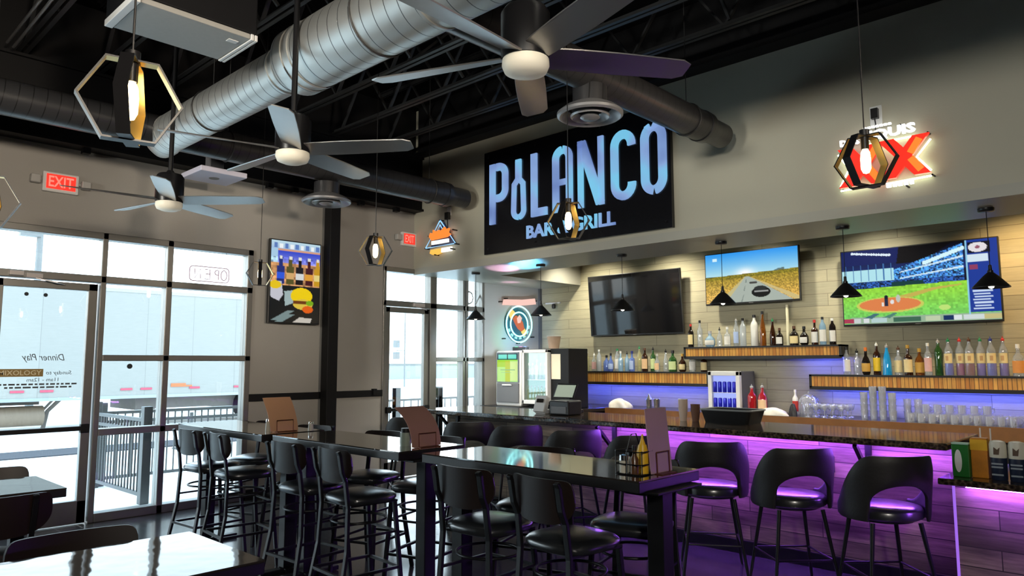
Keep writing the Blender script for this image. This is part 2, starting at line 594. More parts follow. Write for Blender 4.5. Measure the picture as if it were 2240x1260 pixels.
# ---------------------------------------------------------------- storefront glazing
def fl(a, b, d):           # left wall plane: a along y, b up, d out of the wall into the room
    return (XL + d, a, b)
win = thing('window_1', None, None, kind='structure')
GX0, GX1 = -8.40, -8.26
f = MB()
for y0, y1 in ((4.09, 4.16), (3.15, 3.215), (2.49, 2.545), (1.50, 1.555), (0.55, 0.61), (-0.40, -0.34), (-1.35, -1.29), (-2.30, -2.24), (-3.2, -3.13)):
    f.box(GX0, GX1, y0, y1, 0, 2.97)
f.box(GX0, GX1, -3.2, 4.16, 2.90, 2.97)
f.box(GX0, GX1, -3.2, 4.16, 2.44, 2.515)
for z0, z1 in ((1.63, 1.695), (0.865, 0.935), (0.0, 0.09)):
    f.box(GX0, GX1, 2.545, 4.16, z0, z1)
    f.box(GX0, GX1, -3.2, 1.50, z0, z1)
struct(f, 'window_frame', M_alu, bevel=0.006, parent=win)
ys = [(2.545, 3.15), (3.215, 4.09), (0.61, 1.50), (-0.34, 0.55), (-1.29, -0.40), (-2.24, -1.35), (-3.13, -2.30)]
zs = [(0.09, 0.865), (0.935, 1.63), (1.695, 2.44), (2.515, 2.90)]
for y0, y1 in ys:
    for z0, z1 in zs:
        MB().box(-8.326, -8.318, y0, y1, z0, z1).build('pane', M_glass, win)
MB().box(-8.326, -8.318, 1.555, 2.49, 2.515, 2.90).build('pane', M_glass, win)

def make_door(name, y0, y1, ztop, handle_y):
    d = thing(name, None, None, kind='structure')
    s = MB()
    s.box(-8.36, -8.29, y0, y0 + 0.085, 0.01, ztop).box(-8.36, -8.29, y1 - 0.085, y1, 0.01, ztop)
    s.box(-8.36, -8.29, y0, y1, ztop - 0.075, ztop).box(-8.36, -8.29, y0, y1, 0.01, 0.235)
    struct(s, 'door_leaf', M_alu, bevel=0.006, parent=d)
    MB().box(-8.327, -8.319, y0 + 0.085, y1 - 0.085, 0.235, ztop - 0.075).build('door_glass', M_glass, d)
    b = MB()
    b.box(-8.285, -8.25, y0 + 0.04, y1 - 0.04, 0.93, 0.975)
    b.box(-8.29, -8.24, y0 + 0.02, y0 + 0.10, 0.91, 0.995).box(-8.29, -8.24, y1 - 0.10, y1 - 0.02, 0.91, 0.995)
    b.build('push_bar', M_black, d, bevel=0.006)
    return d
d1 = make_door('door_1', 1.57, 2.475, 2.425, 1.7)
c = MB().box(-8.28, -8.22, 1.68, 1.80, 2.455, 2.50).box(-8.28, -8.22, 1.82, 1.96, 2.44, 2.485)
c.bar([(-8.235, 1.90, 2.44), (-8.19, 2.08, 2.405), (-8.26, 2.16, 2.40)], 0.022, 0.012)
c.build('door_closer', pbr('closer_silver', rgb(205, 198, 196), 0.35, 0.3), d1, bevel=0.004)
M_decal = pbr('decal_vinyl_grey', rgb(86, 92, 98), 0.6)
M_decaldk = pbr('decal_vinyl_dark', rgb(40, 46, 52), 0.6)
t = MB()
text_into(t, 'Dinner Play', 1.845, 2.215, 1.615, 1.70, -0.036, -0.034, fl, shear=0.35, mirror=True)
text_into(t, 'Sunday to', 2.06, 2.285, 1.485, 1.535, -0.036, -0.034, fl, shear=0.2, mirror=True)
text_into(t, '11am - 12am', 1.90, 2.17, 1.43, 1.465, -0.036, -0.034, fl, mirror=True)
for zz, ya, yb in ((1.395, 1.66, 2.335), (1.365, 1.72, 2.29)):
    y = ya
    while y < yb:
        wd = random.uniform(0.02, 0.07)
        t.box(XL - 0.036, XL - 0.034, y, min(y + wd, yb), zz, zz + 0.016)
        y += wd + 0.014
t.build('hours_lettering', M_decal, d1)
g = MB().box(XL - 0.036, XL - 0.034, 1.57 + 0.086, 2.035, 1.478, 1.553)
text_into(g, 'MIXOLOGY', 1.665, 2.02, 1.492, 1.54, -0.034, -0.031, fl, m=1, bold=0.012)
g.build('gold_decal', [pbr('gold_decal', rgb(168, 142, 84), 0.5), pbr('decal_cream', rgb(246, 238, 206), 0.5)], d1)
q = MB()
for yy in (1.85, 2.013):
    q.tube([(-8.316, yy, 2.285), (-8.312, yy, 2.285)], 0.019, 14)
q.build('sensor_dot', M_decaldk, d1)
tag(MB().tube([(-8.316, 2.83, 1.575), (-8.306, 2.83, 1.575)], 0.027, 16).build('suction_hook', M_decaldk),
    'small round dark suction disc stuck on the glass beside the entry door', 'hook')

win2 = thing('window_2', None, None, kind='structure')
f = MB()
for y0, y1 in ((6.10, 6.15), (6.955, 7.08), (7.615, 7.665), (7.685, 7.73), (8.03, 8.08)):
    f.box(GX0, GX1, y0, y1, 0, 2.97)
f.box(GX0, GX1, 6.10, 8.08, 2.90, 2.97).box(GX0, GX1, 6.10, 8.08, 2.41, 2.49)
f.box(GX0, GX1, 7.08, 8.08, 1.625, 1.69).box(GX0, GX1, 7.08, 8.08, 0.865, 0.935).box(GX0, GX1, 7.08, 8.08, 0, 0.09)
struct(f, 'window_frame', M_alu, bevel=0.006, parent=win2)
for y0, y1 in ((7.08, 7.615), (7.73, 8.03)):
    for z0, z1 in ((0.09, 0.865), (0.935, 1.625), (1.69, 2.41), (2.49, 2.90)):
        MB().box(-8.326, -8.318, y0, y1, z0, z1).build('pane', M_glass, win2)
MB().box(-8.326, -8.318, 6.15, 6.955, 2.49, 2.90).build('pane', M_glass, win2)
t = MB()
text_into(t, 'NC', 7.735, 8.075, 2.52, 2.74, -0.036, -0.034, fl, mirror=True)
t.build('window_lettering', pbr('decal_pale_grey', rgb(176, 180, 180), 0.6), win2)
d2 = make_door('door_2', 6.155, 6.95, 2.40, 6.3)
c = MB().box(-8.28, -8.22, 6.62, 6.82, 2.42, 2.47)
c.bar([(-8.235, 6.66, 2.42), (-8.19, 6.78, 2.39), (-8.26, 6.88, 2.38)], 0.022, 0.012)
c.build('door_closer', MATS['closer_silver'], d2, bevel=0.004)

# unlit OPEN sign hanging inside the first storefront, seen from behind
op = thing('open_sign', 'unlit mirrored OPEN sign outline hanging high in the left window', 'sign')
M_tubeoff = pbr('unlit_neon_tube', rgb(196, 168, 192), 0.3)
t = MB()
t.tube([(XL + 0.01, a, b) for a, b in rrect(3.40, 3.86, 2.545, 2.715, 0.04, 4)], 0.006, 6, True)
t.build('sign_border', M_tubeoff, op)
t = MB()
def mtube(path):
    t.tube([(XL + 0.01, 3.40 + 3.86 - a, b) for a, b in path], 0.006, 6)
mtube(arc(3.46, 2.63, 0.036, 0.058, 0, 360, 16))
mtube([(3.525, 2.575), (3.525, 2.685)] + arc(3.535, 2.657, 0.035, 0.028, 90, -90, 8) + [(3.525, 2.629)])
mtube([(3.685, 2.575), (3.625, 2.575), (3.625, 2.685), (3.685, 2.685)]); mtube([(3.625, 2.632), (3.675, 2.632)])
mtube([(3.735, 2.575), (3.735, 2.685), (3.80, 2.575), (3.80, 2.685)])
t.build('sign_letters', M_tubeoff, op)
t = MB()
for a in (3.43, 3.83):
    t.tube([(XL + 0.01, a, 2.715), (XL - 0.01, a, 2.90)], 0.002, 5)
t.build('hanging_wire', M_frame, op)

# ---------------------------------------------------------------- outside
M_ground = pbr('bright_concrete', rgb(236, 236, 232), 0.9, var=0.03, vscale=0.6)
struct(MB().box(-120, -8.5, -60, 90, -0.2, -0.02), 'ground', M_ground)
M_trailer = planks('trailer_skin', rgb(142, 141, 136), rgb(137, 136, 132), rgb(118, 117, 114), 1.2, 40, 'yz', 0.5, 0.07, 0.006, 0)
tr = thing('truck_trailer', 'long white box trailer parked outside the entrance', 'trailer', (-20, 6, 0))
MB().box(-2.6, 0, -7.5, 8.2, 0.74, 3.50).build('cargo_box', M_trailer, tr)
MB().box(-2.6, 0.012, -7.5, 8.2, 3.44, 3.53).box(-0.01, 0.012, -7.5, 8.2, 0.72, 0.80).build('edge_rail', pbr('trailer_rail', rgb(150, 158, 162), 0.4, 0.3), tr)
s = MB()
for y in (-1.75, -1.15, 0.62, 1.1, 2.35, 3.6, 3.98, -3.0, 5.2):
    s.box(0.012, 0.02, y, y + 0.28, 0.93, 0.985)
s.build('red_reflector', pbr('reflector_red', rgb(176, 70, 92), 0.5), tr)
MB().box(0.012, 0.02, 1.86, 2.25, 0.99, 1.08).box(0.012, 0.02, 2.25, 2.42, 0.99, 1.03).build('orange_marking', pbr('trailer_orange', rgb(206, 104, 62), 0.5), tr)
MB().box(-2.2, -0.3, 1.1, 5.2, 0.40, 0.74).box(-1.8, -0.6, -2.6, -1.0, 0.62, 0.74).build('chassis', pbr('trailer_chassis', rgb(96, 90, 86), 0.7, var=0.1), tr)
MB().tube([(-0.5, -1.85, 0.36), (-0.5, -0.95, 0.36)], 0.24, 16).build('fuel_tank', pbr('trailer_tank', rgb(124, 108, 92), 0.5, var=0.1), tr, smooth=40)
MB().box(-0.5, -0.46, -2.5, -1.85, 0.1, 0.74).build('mud_flap', pbr('mud_flap', rgb(150, 160, 170), 0.7), tr)
lg = MB().bar([(-0.6, -0.55, 0.74), (-0.6, -0.82, 0.45), (-0.6, -0.9, 0.0)], 0.08, 0.08)
lg.bar([(-0.6, -0.7, 0.74), (-0.6, -0.9, 0.5)], 0.05, 0.05)
lg.build('landing_gear', MATS['trailer_chassis'], tr)
for yy in (4.2, 5.4, -6.2, -5.0):
    MB().tube([(-0.35, yy, 0.44), (-0.02, yy, 0.44)], 0.46, 20).build('wheel', M_black, tr, smooth=40)
lp = thing('street_lamp', 'grey street lamp pole rising behind the trailer roof', 'street lamp', (-26, 6.05, -0.02))
MB().tube([(0, 0, 0), (0, 0, 5.75)], [0.12, 0.09], 8).build('pole', pbr('lamp_pole_grey', rgb(116, 118, 118), 0.6), lp)
MB().box(-0.12, 0.12, -0.55, 0.0, 5.55, 5.75).build('lamp_head', MATS['lamp_pole_grey'], lp)
M_fence = pbr('fence_grey_metal', rgb(92, 94, 94), 0.45, 0.3)
M_fencewhite = pbr('fence_pale_rail', rgb(210, 212, 212), 0.5)
def fence(p0, p1, label, zt, step, post_w=0.08, double=True, pzt=1.15):
    d = Vector((p1[0] - p0[0], p1[1] - p0[1], 0))
    L = d.length
    r = thing('railing_fence', label, 'fence', (p0[0], p0[1], -0.02), math.atan2(d.y, d.x), 'patio railings')
    m = MB().box(0, L, -0.02, 0.02, zt - 0.04, zt).box(0, L, -0.02, 0.02, 0.08, 0.12)
    if double: m.box(0, L, -0.02, 0.02, zt - 0.16, zt - 0.12)
    m.build('rail', M_fence, r)
    m = MB()
    n = int(L / step)
    for i in range(1, n):
        x = L * i / n
        m.box(x - 0.008, x + 0.008, -0.008, 0.008, 0.1, zt - 0.02)
    m.build('pickets', M_fence, r)
    for x in (0, L):
        MB().box(x - post_w / 2, x + post_w / 2, -post_w / 2, post_w / 2, 0, pzt).build('post', M_fence, r, bevel=0.006)
    return r
fence((-9.05, 3.3), (-10.7, 3.27), 'grey picket railing running out from the entry door past the glass', 0.98, 0.095, 0.1, True, 1.12)
fence((-10.78, 3.36), (-10.78, 7.0), 'grey picket railing across the patio behind the white patio table', 0.98, 0.095, 0.1, True, 1.1)
fence((-11.5, 8.84), (-11.5, 9.93), 'grey railing outside the bar end door, nearer bay between posts', 0.92, 0.16, 0.12, False, 1.14)
fence((-11.5, 9.93), (-11.5, 11.6), 'grey railing outside the bar end window, farther bay', 0.92, 0.16, 0.12, False, 1.12)
fence((-11.5, 7.2), (-11.5, 8.84), 'grey railing outside the bar end door, bay behind the grey wall pier', 0.92, 0.16, 0.12, False, 1.14)
pt = thing('patio_table', 'white square patio table outside the window behind the railing', 'table', (-14.2, 6.0, -0.02))
MB().box(-0.5, 0.5, -0.5, 0.5, 0.72, 0.77).build('tabletop', M_fencewhite, pt, bevel=0.01)
MB().tube([(0, 0, 0.02), (0, 0, 0.72)], 0.035, 10).box(-0.25, 0.25, -0.25, 0.25, 0, 0.025).build('pedestal', M_fence, pt)
struct(MB().box(-15.9, -14.8, -20, 9.0, -0.02, 0.0), 'trim_3', pbr('curb_grey', rgb(58, 58, 64), 0.8))
sg = thing('traffic_signal', 'thin roadside pole with signal lights, seen through the bar end door', 'traffic signal', (-40, 31.4, -0.02))
MB().tube([(0, 0, 0), (0, 0, 5.3)], 0.05, 6).build('pole', MATS['lamp_pole_grey'], sg)
MB().box(-0.15, 0.15, -0.9, -0.55, 1.9, 2.4).box(-0.15, 0.15, -0.9, -0.55, 2.7, 3.2).bar([(0, 0, 2.5), (0, -0.7, 2.5)], 0.06, 0.06).build('signal_head', MATS['lamp_pole_grey'], sg)
bl = thing('roadside_wall', 'long low grey wall on the far side of the road', 'wall', (-60, 50, -0.02))
MB().box(-0.5, 0.5, -14, 22, 0, 1.45).build('wall_body', pbr('far_wall_grey', rgb(150, 152, 150), 0.8), bl)
MB().box(-0.6, 0.6, -14, 22, 1.45, 1.6).build('coping', pbr('far_coping', rgb(120, 122, 120), 0.8), bl)
# ---------------------------------------------------------------- roof structure
JY = [1.62, 2.29, 2.96, 3.68, 4.40, 5.12, 5.86]
def make_joist(label):
    r = thing('steel_joist', label, 'joist', (0, 0, 0), 0, 'open web roof joists')
    m = MB()
    for s_ in (-1, 1):
        m.box(-8.05, 2.98, s_ * 0.012, s_ * 0.052, 4.60, 4.607).box(-8.05, 2.98, s_ * 0.012, s_ * 0.018, 4.607, 4.65)
    m.build('bottom_chord', M_steel, r)
    m = MB()
    for s_ in (-1, 1):
        m.box(-8.05, 2.98, s_ * 0.012, s_ * 0.052, 5.335, 5.345).box(-8.05, 2.98, s_ * 0.012, s_ * 0.018, 5.29, 5.335)
    m.build('top_chord', M_steel, r)
    m = MB()
    x = -7.9
    k = 0
    while x < 2.4:
        a, b = ((x, 0, 4.62), (x + 0.5, 0, 5.32)) if k % 2 == 0 else ((x, 0, 5.32), (x + 0.5, 0, 4.62))
        m.bar([a, b], 0.034, 0.02)
        x += 0.5
        k += 1
    m.build('web', M_steel, r)
    return r
jlab = ['first roof joist from the camera end, running past the loudspeaker with conduits beside it',
        'second roof joist from the camera end, behind the big geometric pendant',
        'third roof joist from the camera end, just before the silver duct',
        'fourth roof joist, hidden above the silver spiral duct',
        'fifth roof joist, first one seen beyond the silver duct',
        'sixth roof joist, second one beyond the silver duct',
        'seventh roof joist, the last before the bar bulkhead']
j0 = make_joist(jlab[0])
for i, y in enumerate(JY):
    j = j0 if i == 0 else dup(j0)
    place(j, (0, y, 0), 0, jlab[i])
br_ = thing('joist_bridging', 'thin black cross braces tying the roof joists together overhead', 'brace')
m = MB()
for x in (-5.6, -2.9, -0.6):
    for a, b in zip(JY[:-1], JY[1:]):
        m.bar([(x, a + 0.03, 4.66), (x, b - 0.03, 5.28)], 0.025, 0.025)
        m.bar([(x + 0.06, a + 0.03, 5.28), (x + 0.06, b - 0.03, 4.66)], 0.025, 0.025)
m.build('brace', M_steel, br_)
lb = thing('ledger_beam', 'black steel ledger along the top of the bar bulkhead wall', 'beam')
m = MB().box(-8.06, 2.98, 6.43, 6.64, 4.60, 4.62).box(-8.06, 2.98, 6.52, 6.545, 4.62, 5.32).box(-8.06, 2.98, 6.43, 6.64, 5.32, 5.345)
m.build('beam', M_black, lb)
gb = thing('steel_girder', 'deep black girder running above the windows along the left wall', 'beam')
m = MB().box(-8.28, -8.06, -4, 6.64, 3.80, 3.83).box(-8.275, -8.10, -4, 6.64, 3.83, 4.57).box(-8.28, -8.06, -4, 6.64, 4.57, 4.60)
m.build('beam', M_black, gb)
struct(MB().box(-8.28, -8.262, -4, 6.64, 4.60, ZD), 'trim_4', M_black)
m = MB()
for y in (2.25, 4.28, 4.62, 5.62, 6.22, 0.9):
    m.box(-8.20, -8.12, y - 0.035, y + 0.035, 3.745, 3.80)
m.build('bolt_clip', M_black, gb)
sc_ = thing('steel_column', 'black square steel column standing against the left wall beside the portrait screen', 'column', (-8.14, 5.17, 0))
MB().box(-0.075, 0.075, -0.075, 0.075, 0.02, 3.80).build('shaft', M_black, sc_, bevel=0.006)
MB().box(-0.12, 0.12, -0.12, 0.12, 0, 0.02).build('base_plate', M_black, sc_)
cd = thing('conduit_pair', 'two thin silver conduits running under the nearest roof joist', 'conduit')
for y, z in ((1.50, 4.57), (1.45, 4.60)):
    MB().tube([(-7.9, y + 0.02, z), (-5, y, z), (2.9, y - 0.05, z)], 0.014, 8).build('conduit', pbr('conduit_silver', (0.55, 0.55, 0.55), 0.35, 0.9, var=0.05), cd, smooth=60)

# ---------------------------------------------------------------- spiral ducts
def spiral(name, base, dark, axis, pitch, rough, metal):
    m, n, l, b = new_mat(name)
    t = n.new('ShaderNodeTexCoord')
    sp = n.new('ShaderNodeSeparateXYZ')
    l.new(t.outputs['Object'], sp.inputs[0])
    a, u, v = {'X': ('X', 'Y', 'Z'), 'Y': ('Y', 'Z', 'X')}[axis]
    at = n.new('ShaderNodeMath'); at.operation = 'ARCTAN2'
    l.new(sp.outputs[v], at.inputs[0]); l.new(sp.outputs[u], at.inputs[1])
    k = n.new('ShaderNodeMath'); k.operation = 'MULTIPLY'; k.inputs[1].default_value = 1 / (2 * pi)
    l.new(at.outputs[0], k.inputs[0])
    q = n.new('ShaderNodeMath'); q.operation = 'MULTIPLY_ADD'; q.inputs[1].default_value = 1 / pitch
    l.new(sp.outputs[a], q.inputs[0]); l.new(k.outputs[0], q.inputs[2])
    fr = n.new('ShaderNodeMath'); fr.operation = 'FRACT'
    l.new(q.outputs[0], fr.inputs[0])
    r = n.new('ShaderNodeValToRGB')
    e = r.color_ramp.elements
    e[0].position, e[0].color = 0.0, (*dark, 1)
    e[1].position, e[1].color = 0.07, (*base, 1)
    x = e.new(0.05); x.color = (*dark, 1)
    l.new(fr.outputs[0], r.inputs[0])
    nz = n.new('ShaderNodeTexNoise'); nz.inputs['Scale'].default_value = 6
    l.new(t.outputs['Object'], nz.inputs['Vector'])
    mr = n.new('ShaderNodeMapRange'); mr.inputs['To Min'].default_value = rough - 0.06; mr.inputs['To Max'].default_value = rough + 0.08
    l.new(nz.outputs['Fac'], mr.inputs['Value'])
    l.new(mr.outputs[0], b.inputs['Roughness'])
    l.new(r.outputs[0], b.inputs['Base Color'])
    b.inputs['Metallic'].default_value = metal
    bp = n.new('ShaderNodeBump'); bp.inputs['Strength'].default_value = 0.4; bp.inputs['Distance'].default_value = 0.01
    l.new(r.outputs[0], bp.inputs['Height']); l.new(bp.outputs[0], b.inputs['Normal'])
    return m
M_galv = spiral('galvanised_spiral_duct', (0.60, 0.60, 0.57), (0.14, 0.14, 0.14), 'X', 0.115, 0.42, 0.85)
M_ductblk = spiral('black_spiral_duct', (0.030, 0.030, 0.032), (0.008, 0.008, 0.008), 'Y', 0.1, 0.3, 0.0)
M_hanger = pbr('hanger_wire', (0.03, 0.03, 0.03), 0.5)
DY, DZ = 2.60, 3.76
du = thing('spiral_duct', 'big silver spiral air duct running diagonally overhead', 'duct', (0, DY, DZ))
r1, r2 = 0.172, 0.232
m = MB().tube([(-6.85, 0, 0), (-4.62, 0, 0)], r1, 48)
m.tube([(-4.55, 0, 0), (2.9, 0, 0)], r2, 48)
m.build('pipe', M_galv, du, smooth=40)
m = MB().tube([(-4.72, 0, 0), (-4.66, 0, 0), (-4.56, 0, 0), (-4.46, 0, 0)], [r1 + 0.004, r1 + 0.006, r2 + 0.006, r2 + 0.005], 48)
for x in (-4.76, -4.69, -4.45, -4.36, -3.05, -1.2):
    rr = (r1 if x < -4.6 else r2) + 0.007
    m.tube([(x - 0.012, 0, 0), (x + 0.012, 0, 0)], rr, 48)
m.build('reducer_bands', M_galv, du, smooth=40)
el = MB().tube([(-6.84, 0, 0), (-6.98, 0.0, -0.01), (-7.09, 0.02, -0.02), (-7.16, 0.06, -0.03), (-7.19, 0.12, -0.03)], [r1 + 0.003, r1, r1 * 0.97, r1 * 0.85, r1 * 0.6], 32)
el.build('end_elbow', M_galv, du, smooth=60)
m = MB()
for x in (-6.0, -3.6, -1.6):
    rr = (r1 if x < -4.6 else r2) + 0.006
    m.tube([(x, rr * cos(a), rr * sin(a)) for a in [2 * pi * i / 24 for i in range(24)]], 0.006, 5, True)
    m.tube([(x, 0, rr), (x, 0, 5.34 - DZ)], 0.004, 5)
m.build('hanger', M_hanger, du)
cr = thing('branch_duct', 'long black duct along the window wall ending near the bar bulkhead', 'duct', (-7.0, 0, 3.79))
MB().tube([(0, -3.8, 0), (0, 6.10, 0)], 0.15, 40).build('pipe', M_ductblk, cr, smooth=40)
MB().tube([(0, 6.08, 0), (0, 6.16, 0), (0, 6.22, 0), (0, 6.47, 0)], [0.158, 0.155, 0.125, 0.125], 40).build('end_cap', M_ductblk, cr, smooth=40)
m = MB()
for y in (0.4, 3.2, 5.85):
    m.tube([(0.157 * cos(a), y, 0.157 * sin(a)) for a in [2 * pi * i / 24 for i in range(24)]], 0.006, 5, True)
    m.tube([(0, y, 0.157), (0, y, 5.34 - 3.79)], 0.004, 5)
m.build('hanger', M_hanger, cr)
b2 = thing('branch_duct', 'short black duct from the silver duct toward the POLANCO sign', 'duct', (-3.22, 0, 3.79))
MB().tube([(0, 2.80, 0), (0, 5.95, 0)], 0.14, 40).build('pipe', M_ductblk, b2, smooth=40)
MB().tube([(0, 5.93, 0), (0, 6.02, 0), (0, 6.07, 0), (0, 6.36, 0)], [0.148, 0.146, 0.118, 0.118], 40).build('end_cap', M_ductblk, b2, smooth=40)
m = MB()
for y in (3.6, 5.7):
    m.tube([(0.147 * cos(a), y, 0.147 * sin(a)) for a in [2 * pi * i / 24 for i in range(24)]], 0.006, 5, True)
    m.tube([(0, y, 0.147), (0, y, 5.34 - 3.79)], 0.004, 5)
m.build('hanger', M_hanger, b2)
M_diff = pbr('diffuser_grey_metal', (0.34, 0.34, 0.35), 0.38, 0.6, var=0.1)
def diffuser(loc, R, neck, label):
    d = thing('ceiling_diffuser', label, 'vent', loc, 0, 'round air diffusers')
    MB().tube([(0, 0, 0.05), (0, 0, neck)], R * 0.52, 28).build('neck', M_ductblk, d, smooth=40)
    MB().lathe([(R * 0.55, 0.09), (R * 0.8, 0.06), (R, 0.02), (R, 0.0), (R * 0.93, -0.012), (R * 0.72, 0.03), (R * 0.66, 0.055)], n=36, cap=False).build('outer_ring', M_diff, d, smooth=50)
    MB().lathe([(R * 0.52, 0.035), (R * 0.60, 0.0), (R * 0.57, -0.014), (R * 0.38, 0.02), (R * 0.36, 0.03)], n=36, cap=False).build('middle_ring', M_diff, d, smooth=50)
    MB().lathe([(0.0, 0.0), (R * 0.14, -0.006), (R * 0.27, 0.0), (R * 0.30, -0.015), (R * 0.22, -0.028), (0.0, -0.032)], n=30, cap=False).build('center_cone', M_diff, d, smooth=50)
    return d
diffuser((-7.0, 4.36, 3.40), 0.27, 0.22, 'round grey air diffuser under the window wall duct, near the portrait screen')
diffuser((-3.22, 4.26, 3.46), 0.25, 0.22, 'round grey air diffuser hanging in front of the POLANCO sign')

# ---------------------------------------------------------------- ceiling fans
def make_fan(label, ang):
    r = thing('ceiling_fan', label, 'fan', (0, 0, 0), 0, 'five blade ceiling fans')
    MB().tube([(0, 0, 3.20), (0, 0, 5.345)], 0.019, 12).build('downrod', M_frame, r, smooth=60)
    MB().lathe([(0.0, 5.349), (0.075, 5.349), (0.07, 5.30), (0.03, 5.27), (0.0, 5.27)], n=24).build('mounting_cup', M_frame, r, smooth=50)
    MB().lathe([(0.025, 3.24), (0.04, 3.215), (0.095, 3.205), (0.112, 3.18), (0.113, 3.0), (0.108, 2.965), (0.0, 2.965)], n=32).build('motor_housing', M_frame, r, smooth=40)
    MB().lathe([(0.106, 2.963), (0.108, 2.935), (0.097, 2.908), (0.06, 2.893), (0.0, 2.888)], n=32).build('light_lens', M_lens, r, smooth=60)
    for k in range(5):
        def bl(u, v, s=0):
            x = 0.10 + 0.69 * u
            w = (0.062 + 0.016 * sin(min(1, u * 1.6) * pi / 2)) * (1 - 0.12 * u)
            if u > 0.94: w *= 1 - 0.35 * ((u - 0.94) / 0.06)
            y = (v - 0.5) * 2 * w
            tw = -radians(19 - 7 * u)
            return (x, y * cos(tw), 2.985 + y * sin(tw) + 0.006 * u)
        m = MB()
        top = [[Vector(bl(i / 16, j / 4)) for j in range(5)] for i in range(17)]
        m.surf(lambda u, v: top[round(u * 16)][round(v * 4)] + Vector((0, 0, 0.004)), 17, 5)
        m.surf(lambda u, v: top[round(u * 16)][round(v * 4)] - Vector((0, 0, 0.004)), 17, 5)
        rim = [top[i][0] for i in range(17)] + [top[16][j] for j in range(1, 5)] + [top[i][4] for i in range(15, -1, -1)] + [top[0][j] for j in range(3, 0, -1)]
        m.tube(rim, 0.0045, 5, True)
        b = m.build('blade', M_blade, r, smooth=35)
        b.rotation_euler = (0, 0, radians(72 * k))
    return r
fan = make_fan('large ceiling fan in front of the POLANCO sign with tilted silver blades', 0)
place(fan, (-2.12, 2.33, 0), radians(56.5))
f2 = dup(fan)
place(f2, (-4.19, 2.35, 0), radians(37.5), 'middle ceiling fan hanging below the silver spiral duct')
f3 = dup(fan)
place(f3, (-6.27, 2.38, 0), radians(46), 'ceiling fan nearest the window wall, in front of the red exit sign')

# ---------------------------------------------------------------- geometric pendants
def hexring(m, R, wd, th, rot):
    """flat-topped hexagonal strap ring in a vertical plane through z, turned about z by rot; black outside, brass inside."""
    P = [(R * cos(radians(60 * k)), R * sin(radians(60 * k)) * 1.0) for k in range(6)]
    Q = [(a * (1 - th / R), b * (1 - th / R)) for a, b in P]
    c, s_ = cos(rot), sin(rot)
    def fn(a, b, d):
        return (a * c - d * s_, a * s_ + d * c, b)
    vs = [fn(a, b, -wd / 2) for a, b in P] + [fn(a, b, wd / 2) for a, b in P] + [fn(a, b, -wd / 2) for a, b in Q] + [fn(a, b, wd / 2) for a, b in Q]
    fo, fi = [], []
    for i in range(6):
        j = (i + 1) % 6
        fo += [(i, j, j + 6, i + 6), (i, i + 12, j + 12, j), (i + 6, j + 6, j + 18, i + 18)]
        fi += [(i + 12, i + 18, j + 18, j + 12)]
    m.add(vs, fo, 0)
    m.add(vs, fi, 1)
def make_pendant(label):
    r = thing('geometric_pendant', label, 'pendant lamp', (0, 0, 0), 0, 'hexagon frame pendants')
    m = MB()
    hexring(m, 0.137, 0.036, 0.006, 0)
    m.build('front_frame', [M_frame, M_gold], r, recalc=False)
    m = MB()
    hexring(m, 0.134, 0.036, 0.006, radians(74))
    m.build('cross_frame', [M_frame, M_gold], r, recalc=False)
    MB().tube([(0, 0, 0.11), (0, 0, 0.145)], 0.021, 14).tube([(0, 0, 0.055), (0, 0, 0.112)], 0.017, 14).build('socket', M_frame, r, smooth=50)
    MB().lathe([(0.012, 0.055), (0.019, 0.04), (0.022, 0.01), (0.021, -0.035), (0.013, -0.053), (0.0, -0.058)], n=16).build('bulb', M_bulbglass, r, smooth=60)
    MB().tube([(0, 0, 0.14), (0, 0, 1.0)], 0.0032, 6).build('cord', M_frame, r)
    return r
pend = make_pendant('large geometric pendant in the upper left, nearest the camera')
PEND = [((-2.16, 0.70, 2.345), 1.34, None),
        ((-3.98, 0.70, 2.345), 1.30, 'geometric pendant cut off by the left picture edge below the exit sign'),
        ((-4.78, 3.44, 2.505), 0.70, 'geometric pendant hanging between the portrait screen and the triangle neon sign'),
        ((-2.875, 3.56, 2.505), 0.50, 'geometric pendant in front of the lower POLANCO sign lettering'),
        ((-1.035, 3.42, 2.505), -0.05, 'geometric pendant in front of the glowing red double cross sign'),
        ((-6.85, 3.52, 2.505), 1.38, 'small geometric pendant in front of the window corner beside the portrait screen')]
bulb_p = []
for i, (l_, rz, lab) in enumerate(PEND):
    p = pend if i == 0 else dup(pend)
    place(p, l_, rz, lab)
    for ch in p.children:
        if ch.name.startswith('cord'):
            ch.scale = (1, 1, 1)
            if i == 0: cord0 = ch
# cords reach the roof deck
for p in [o for o in COL.objects if o.name.startswith('geometric_pendant')]:
    for ch in p.children:
        if ch.name.startswith('cord'):
            ch.location = (0, 0, 0.14 - 0.14 * (5.34 - p.location.z - 0.14) / 0.86)
            ch.scale = (1, 1, (5.34 - p.location.z - 0.14) / 0.86)

